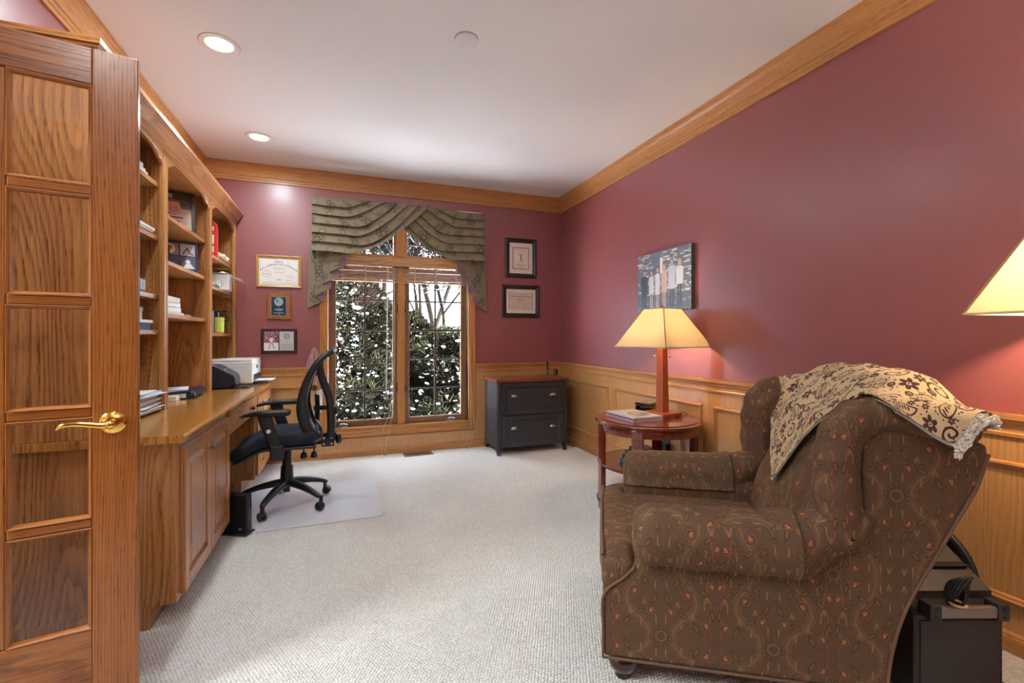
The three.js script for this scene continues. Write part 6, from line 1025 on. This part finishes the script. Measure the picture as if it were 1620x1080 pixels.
    part(t, 'piping', merge([tube(rear.map(([a, y]) => [a - 0.5 - 0.006, y, pz]), 0.0045, 50), tube([[0 - 0.5, 0.10, pz], [0 - 0.5, 0.2, pz], [0 - 0.5, 0.30, pz], [0.02 - 0.5, 0.334, pz], [0.065 - 0.5, 0.37, pz], [0.105 - 0.5, 0.412, pz]], 0.0045, 30), tube([[-0.5, 0.101, pz], [-0.08, 0.101, pz], [0.34, 0.101, pz]], 0.0045, 8)]), M.piping);
  }
  const rearPoly = [[1.086, 0.86], [1.058, 0.734], [1.005, 0.625], [0.956, 0.522], [0.8835, 0.371], [0.852, 0.268], [0.835, 0.168], [0.83, 0.105], [0.77, 0.105], [0.78, 0.28], [0.84, 0.45], [0.91, 0.62], [0.975, 0.80], [0.99, 0.90], [1.05, 0.92]];
  part(t, 'back_panel', build((a, y, b) => smin(slab(rearPoly, 0.03, W - 0.03, 0.02)(a, y, b), sdSeg([a, y - 0.05 * Math.sin(Math.PI * clamp((b - 0.05) / (W - 0.1))), b], [1.01, 0.915, 0.08], [1.01, 0.915, W - 0.08], 0.055), 0.03), [0.72, 0.07, 0.0], [1.15, 1.07, W], 0.014), M.velvet);
  const ux = 0.389, uy = 0.921, cushF = (a, y, b) => { const dx = a - 0.812, dy = y - 0.668, along = dx * ux + dy * uy, thick = -dx * uy + dy * ux, q = (b - W / 2) / 0.28; const bul = 0.085 + 0.025 * (1 - q * q) * Math.cos(along * 3.2) - 0.02 * smooth(0.1, 0.32, Math.abs(along)); const fold = 0.007 * Math.sin(b * 46 + along * 9) * smooth(0.55, 0.12, b) + 0.004 * Math.sin(b * 21 + along * 16); return sdBox([along, thick, b], [0, 0, W / 2], [0.31, Math.max(0.05, bul), 0.272], 0.05) * 0.9 + fold; };
  part(t, 'back_cushion', build(cushF, [0.55, 0.33, 0.08], [1.08, 1.05, W - 0.08], 0.011), M.velvet);
  const seatF = (a, y, b) => { const puff = 0.016 * Math.cos((b - W / 2) * 3.4) * Math.cos((a - 0.3) * 3.4), yy = y - puff; const d1 = sdBox([a, yy, b], [0.33, 0.362, W / 2], [0.335, 0.066, 0.268], 0.035), d2 = sdBox([a, yy, b], [0.052, 0.362, W / 2], [0.058, 0.064, W / 2 - 0.016], 0.038); return smin(d1, d2, 0.02) + 0.002 * Math.sin(a * 30 + b * 18) * Math.sin(b * 25); };
  const sc = part(t, 'seat_cushion', build(seatF, [-0.05, 0.26, -0.02], [0.72, 0.48, W + 0.02], 0.011), M.velvet);
  part(sc, 'piping', tube([[-0.5, 0.425, 0.37], [-0.505, 0.432, 0.2], [-0.506, 0.436, 0], [-0.505, 0.432, -0.2], [-0.5, 0.425, -0.37]], 0.005, 40), M.piping);
  part(t, 'front_rail', build((a, y, b) => sdBox([a, y, b], [0.035, 0.205, W / 2], [0.033, 0.105, W / 2 - 0.006], 0.015), [-0.02, 0.08, -0.02], [0.09, 0.33, W + 0.02], 0.0115), M.velvet);
  part(t, 'seat_deck', LB(0.74, 0.19, 0.62, -0.07, 0.205, 0), M.velvet);
  const foot = lathe([[0.001, 0], [0.024, 0], [0.027, 0.006], [0.022, 0.014], [0.026, 0.022], [0.044, 0.036], [0.051, 0.056], [0.048, 0.074], [0.036, 0.088], [0.034, 0.10], [0.04, 0.104], [0.001, 0.104]], 32);
  for (const b of [0.07, W - 0.07]) { const f = part(t, 'foot', foot, M.footWood, 'turned dark bun foot'); f.position.set(0.068 - 0.5, 0, -(b - 0.41)); const r = part(t, 'rear_leg', extr([[-0.022, 0], [0.022, 0], [0.026, 0.105], [-0.026, 0.105]], 0.045, 0.003).translate(0, 0, -0.022), M.footWood); r.position.set(0.79 - 0.5, 0, -(b - 0.41)); }

  // ---- throw blanket over the back
  const blanketTex = canvasTex(1024, 1024, (x, Wd, Hd) => {
    x.fillStyle = '#d8b98d'; x.fillRect(0, 0, Wd, Hd); for (let k = 0; k < 5000; k++) { x.globalAlpha = 0.2; x.fillStyle = k % 2 ? '#c7a577' : '#e6cda6'; x.fillRect(H2(k, 1, 5) * Wd, H2(k, 2, 5) * Hd, 7, 3); } x.globalAlpha = 1;
    x.strokeStyle = x.fillStyle = '#3f211e'; x.lineCap = 'round';
    const wrap = (cx, cy, f) => { for (const ox of [-1024, 0, 1024]) for (const oy of [-1024, 0, 1024]) { if (Math.abs(cx + ox - 512) > 800 || Math.abs(cy + oy - 512) > 800) continue; x.save(); x.translate(cx + ox, cy + oy); f(); x.restore(); } };
    const curl = (r, t, s) => { x.save(); x.rotate(t); x.lineWidth = 20; x.beginPath(); for (let k = 0; k <= 40; k++) { const u = k / 40, a = u * 8.2, q = r * (1 - u * 0.78); x.lineTo(q * Math.cos(a) * s, q * Math.sin(a)); } x.stroke(); x.restore(); };
    const flower = (r, t) => { for (let k = 0; k < 6; k++) { const a = t + k * Math.PI / 3; x.beginPath(); x.ellipse(r * 0.62 * Math.cos(a), r * 0.62 * Math.sin(a), r * 0.42, r * 0.27, a, 0, 7); x.fill(); } x.fillStyle = '#d8b98d'; x.beginPath(); x.arc(0, 0, r * 0.26, 0, 7); x.fill(); x.fillStyle = '#3f211e'; x.beginPath(); x.arc(0, 0, r * 0.13, 0, 7); x.fill(); };
    const drop = (r, t) => { x.save(); x.rotate(t); x.lineWidth = 15; x.beginPath(); x.moveTo(0, -r * 1.5); x.bezierCurveTo(r * 1.3, -r * 0.6, r, r, 0, r); x.bezierCurveTo(-r, r, -r * 0.9, -r * 0.2, 0, -r * 1.5); x.stroke(); for (let k = 0; k < 5; k++) { x.beginPath(); x.ellipse(0, -r * 0.7 + k * r * 0.34, r * 0.3 + k * 2, r * 0.1, 0.3, 0, 7); x.fill(); } for (let k = 0; k < 11; k++) { const a = -1.2 + k * 0.53; x.beginPath(); x.arc(r * 1.25 * Math.cos(a), r * 0.15 + r * 1.2 * Math.sin(a), 8, 0, 7); x.fill(); } x.restore(); };
    [[130, 150, 'd', 82, 0.5], [420, 90, 'f', 74, 0.2], [700, 160, 'd', 76, -0.9], [930, 60, 'f', 58, 0.7], [300, 330, 'c', 82, 1.0], [560, 320, 'f', 66, 0.5], [830, 350, 'c', 86, 3.0], [90, 440, 'f', 70, 0.1], [420, 540, 'd', 88, 2.3], [690, 560, 'f', 78, 0.9], [950, 590, 'd', 78, -0.3], [190, 680, 'c', 84, 4.0], [500, 790, 'f', 62, 0.3], [760, 800, 'd', 82, 1.3], [60, 880, 'f', 72, 0.8], [310, 920, 'd', 74, -0.4], [610, 960, 'c', 72, 2.0], [920, 880, 'c', 76, 0.3], [560, 130, 'c', 60, 5.0], [230, 530, 'f', 46, 0]].forEach(([cx, cy, k, r, a]) => wrap(cx, cy, () => (k === 'c' ? curl(r * 1.15, a, 1) : k === 'f' ? flower(r * 1.25, a) : drop(r * 1.12, a))));
    [[350, 200], [640, 60], [820, 240], [60, 300], [460, 420], [740, 450], [330, 640], [600, 670], [840, 700], [90, 620], [400, 850], [700, 900], [200, 820], [860, 140], [250, 60], [960, 440], [560, 560], [80, 1000], [930, 760], [470, 230]].forEach(([cx, cy], k) => wrap(cx, cy, () => (k % 3 ? flower(34, k) : curl(40, k, 1))));
    for (let k = 0; k < 160; k++) { const a = H2(k, 11, 31) * 1024, b = H2(k, 12, 31) * 1024; x.beginPath(); x.ellipse(a, b, 7 + 10 * H2(k, 13, 31), 6, k, 0, 7); x.fill(); }
  }, [0.36, 0.36]);
  const fleece = dataTex(256, 256, (u, v) => [255 * pnoise(u * 60, v * 60, 60, 60, 71)], [0.12, 0.12], false);
  const bl = thing('throw_blanket', 'cream fleece throw with dark floral print draped over the armchair back', 'blanket', [t.position.x, 0.6, t.position.z], CH.turn);
  const lin = (pts, v) => { if (v <= pts[0][0]) return pts[0][1]; for (let k = 0; k + 1 < pts.length; k++) if (v <= pts[k + 1][0]) { const f = (v - pts[k][0]) / (pts[k + 1][0] - pts[k][0]); return lerp(pts[k][1], pts[k + 1][1], f); } return pts[pts.length - 1][1]; };
  const yc = [[0.78, 0.86], [0.82, 0.935], [0.87, 1.0], [0.93, 1.04], [1.0, 1.052], [1.06, 1.03], [1.11, 0.975], [1.15, 0.915]], yw = [[0.75, 0.965], [0.80, 0.978], [0.9, 0.974], [1.0, 0.962], [1.08, 0.946], [1.12, 0.93], [1.15, 0.895]];
  const hemY = [[0.14, 0.95], [0.20, 0.92], [0.27, 0.86], [0.31, 0.79], [0.345, 0.69], [0.385, 0.60], [0.44, 0.645], [0.52, 0.69], [0.62, 0.745], [0.74, 0.80]];
  const NB = 56, NP = 60, colsP = [];
  for (let j = 0; j <= NB; j++) {
    const q = j / NB, b = lerp(-0.05, 0.755, q), pts = [];
    const wN = smooth(0.17, 0.07, b), wF = smooth(0.66, 0.74, b), w = Math.max(wN, wF);
    const cross = (a) => lerp(lin(yc, a) - 0.03 * (2 * (b / CH.W) - 1) ** 2, lin(yw, a), w);
    const rearEnd = b < 0.03 ? lerp(0.99, 1.13, (b + 0.05) / 0.08) : lerp(1.13, 1.15, smooth(0.03, 0.2, b));
    const startA = wN > 0.02 ? lerp(0.80, 0.835, smooth(-0.0, -0.05, b)) : 0.82;
    if (b > 0.15) { const y0 = lin(hemY, b); for (let y = y0; y < 0.885; y += 0.02) { const bulge = 0.03 * (1 - ((b - 0.41) / 0.27) ** 2); pts.push([0.64 + (y - 0.45) * 0.422 - 0.035 - Math.max(0, bulge) * 0.9, y]); } }
    for (let a = startA; a <= rearEnd; a += 0.012) { const out = clamp((0.0 - b) / 0.05), drop = out ** 1.3 * lerp(0.012, 0.10, smooth(0.80, 0.99, a)); const edge = smooth(0.02, -0.05, b); pts.push([a, cross(a) - drop - 0.012 * edge]); }
    // resample by length
    const L = [0]; for (let k = 1; k < pts.length; k++) L.push(L[k - 1] + Math.hypot(pts[k][0] - pts[k - 1][0], pts[k][1] - pts[k - 1][1]));
    const tot = L[L.length - 1], row = []; for (let i = 0; i <= NP; i++) { const s = tot * i / NP; let k = 0; while (k + 2 < L.length && L[k + 1] < s) k++; const f = clamp((s - L[k]) / (L[k + 1] - L[k] || 1)); row.push([lerp(pts[k][0], pts[k + 1][0], f), lerp(pts[k][1], pts[k + 1][1], f), tot - s]); }
    colsP.push([b, row]);
  }
  const bp = (i, j, lift) => { const [b, row] = colsP[j], [a, y, s] = row[i], n = 0.010 * (pnoise(a * 9 + 40, b * 14 + 40, 300, 300, 41) - 0.5) + 0.006 * Math.sin(b * 30 + a * 14) * smooth(0.7, 0.8, a) * smooth(0.1, 0.3, b); const bb = b < 0 ? -0.012 - 0.55 * (-b) : b; return new THREE.Vector3(a - 0.5, y - 0.6 + n + lift, -(bb - 0.41)); };
  const across = colsP[0][1].map((_, i) => { const j0 = 28, L = new Float32Array(NB + 1); for (let j = j0 + 1; j <= NB; j++) L[j] = L[j - 1] + bp(i, j, 0).distanceTo(bp(i, j - 1, 0)); for (let j = j0 - 1; j >= 0; j--) L[j] = L[j + 1] - bp(i, j, 0).distanceTo(bp(i, j + 1, 0)); return L; });
  part(bl, 'printed_fleece', sheet((u, v) => bp(Math.round(v * NP), Math.round(u * NB), 0.014), NB, NP, (u, v) => { const j = Math.round(u * NB), i = Math.round(v * NP); return [across[i][j] + 0.37, colsP[j][1][i][2]]; }), std({ map: blanketTex, roughness: 0.95, bumpMap: fleece, bumpScale: 0.002, sheen: 0.6, sheenRoughness: 0.6, sheenColor: new THREE.Color('#f0dfc0'), side: THREE.DoubleSide }));
  part(bl, 'tucked_corner', sheet((u, v) => { const a = lerp(0.80, 1.0, v), ang = lerp(-0.2, 2.5, u), r = 0.066 * (1 + 0.12 * Math.sin(v * 9 + u * 4)) * (0.75 + 0.25 * Math.sin(Math.PI * v)), yw2 = lin([[0.80, 0.934], [0.95, 0.917], [1.045, 0.892]], a); return new THREE.Vector3(a - 0.5, yw2 + Math.sin(ang) * r - 0.6 + 0.004, -(0.794 - Math.cos(ang) * r - 0.41)); }, 16, 16, (u, v) => [u * 0.19, v * 0.2]), bl.children[0].material);
  // sherpa lining, showing past the rear hem
  part(bl, 'sherpa_lining', sheet((u, v) => { const i = Math.round(v * NP), j = Math.round(u * NB), p = bp(Math.min(i, NP), j, 0.004); if (v > 0.999) { p.x += 0.016; p.y -= 0.028; } return p; }, NB, NP), std({ color: '#efe6d2', roughness: 1, bumpMap: fleece, bumpScale: 0.006, side: THREE.DoubleSide }));
  { const tuft = [], m = new THREE.Matrix4(); const g0 = new THREE.ConeGeometry(0.0045, 0.015, 5); for (let j = 0; j <= NB; j++) for (let k = 0; k < 18; k++) { const p = bp(NP, j, 0.0), g = g0.clone(); g.rotateZ(rr(1.6, 3.6)); g.rotateX(rr(-0.7, 0.7)); g.translate(p.x + rr(0, 0.016), p.y + 0.006 - rr(0, 0.034), p.z + rr(-0.008, 0.008)); tuft.push(g); } const f = part(bl, 'sherpa_fringe', merge(tuft), std({ color: '#efe6d2', roughness: 1 })); f.userData.kind = 'stuff'; }
}
// ---------------------------------------------------------------- equipment behind the armchair
{
  const t = thing('equipment_case', 'black portable amplifier case with a silver handle behind the armchair', 'amplifier', [1.846, 0, -0.968], -0.343);
  const bk = std({ color: '#2b2624', roughness: 0.42 }), w = 0.28, d = 0.22;
  // side profile: z forward
  const s = new THREE.Shape(); s.moveTo(-d / 2, 0.02); s.lineTo(d / 2, 0.02); s.lineTo(d / 2, 0.30); s.lineTo(d / 2 - 0.03, 0.335); s.lineTo(d / 2 - 0.03, 0.36); s.lineTo(-d / 2 + 0.02, 0.445); s.lineTo(-d / 2, 0.44); s.closePath();
  const g = extr(s, w, 0.006); g.rotateY(-Math.PI / 2); g.translate(w / 2, 0, 0); part(t, 'body', metreUV(g), bk);
  part(t, 'front_panel', LB(w - 0.03, 0.26, 0.004, 0, 0.155, d / 2 + 0.002, 1, 0.002), std({ color: '#332c28', roughness: 0.5 }));
  part(t, 'handle_bracket', LB(0.035, 0.05, 0.05, -0.105, 0.325, d / 2 + 0.012, 0, 0.005), bk); part(t, 'handle_bracket', LB(0.035, 0.05, 0.05, 0.105, 0.325, d / 2 + 0.012, 0, 0.005), bk); part(t, 'handle', LB(0.175, 0.034, 0.02, 0, 0.325, d / 2 + 0.024, 0, 0.005), std({ color: '#8f8782', metalness: 0.8, roughness: 0.4 }));
  for (const x of [-0.105, 0.105]) for (const y of [0.314, 0.337]) part(t, 'screw', new THREE.CylinderGeometry(0.005, 0.005, 0.003, 8).rotateX(Math.PI / 2).translate(x, y, d / 2 + 0.0385), M.blackPlastic);
  for (let k = 0; k < 6; k++) part(t, 'side_rib', new THREE.CapsuleGeometry(0.012, 0.03, 4, 10).translate(w / 2, 0.06 + k * 0.04, d / 2 - 0.02), bk);
  for (const x of [-1, 1]) for (const z of [-1, 1]) part(t, 'rubber_foot', new THREE.CylinderGeometry(0.014, 0.016, 0.02, 12).translate(x * 0.11, 0.01, z * 0.08), M.blackPlastic);
  part(t, 'top_strip', LB(w - 0.02, 0.004, 0.03, 0, 0.405, -0.0, 0, 0.001).rotateX(0), M.blackPlastic);
  const cb = []; for (let k = 0; k < 6; k++) cb.push(new THREE.TorusGeometry(0.032 + k * 0.002, 0.004, 6, 26).scale(0.75, 1.35, 1).rotateY(-0.5 + k * 0.2).rotateX(0.1 * k).translate(-0.03 + k * 0.004, 0.375 + k * 0.003, d / 2 + 0.018)); const ci = new THREE.Matrix4().makeRotationY(-0.343).setPosition(1.846, 0, -0.968);
  const cm = solo('power_cord_bundle', 'black power cord bundle tied over the silver handle', 'cord', merge(cb).applyMatrix4(ci), M.blackPlastic);
  const tie = solo('twist_tie', 'tan twist tie around the cord bundle', 'tie', new THREE.TorusGeometry(0.02, 0.004, 6, 20).rotateX(Math.PI / 2).translate(-0.025, 0.347, d / 2 + 0.02).applyMatrix4(ci), col('#b8935e', 0.8));
  const co = []; for (let k = 0; k < 9; k++) co.push(new THREE.TorusGeometry(0.212 - k * 0.012, k ? 0.006 : 0.014, 8, 48).rotateX(rr(-0.05, 0.05)).translate(0, 0, -0.008 * k)); const cg = merge(co); cg.rotateY(-Math.PI / 2 + 0.12); cg.rotateZ(-0.14); cg.computeBoundingBox(); cg.translate(2.19, -cg.boundingBox.min.y, -1.22); soloAt('cable_coil', 'large black cable coil leaning against the wainscot behind the amplifier case', 'cable', cg, M.blackPlastic);
  solo('nylon_strap', 'black nylon strap trailing on the carpet by the amplifier case', 'strap', (() => { const c = new THREE.CatmullRomCurve3([P3(1.985, 0.16, 0.99), P3(2.02, 0.10, 0.985), P3(2.045, 0.012, 0.95), P3(2.06, 0.008, 0.88), P3(2.07, 0.02, 0.80)]); return sheet((u, v) => c.getPoint(v).add(new THREE.Vector3((u - 0.5) * 0.03, (u - 0.5) * 0.012, (u - 0.5) * 0.01)), 2, 30); })(), std({ color: '#121213', roughness: 0.8, side: THREE.DoubleSide }));
}
renderer.render(scene, camera);
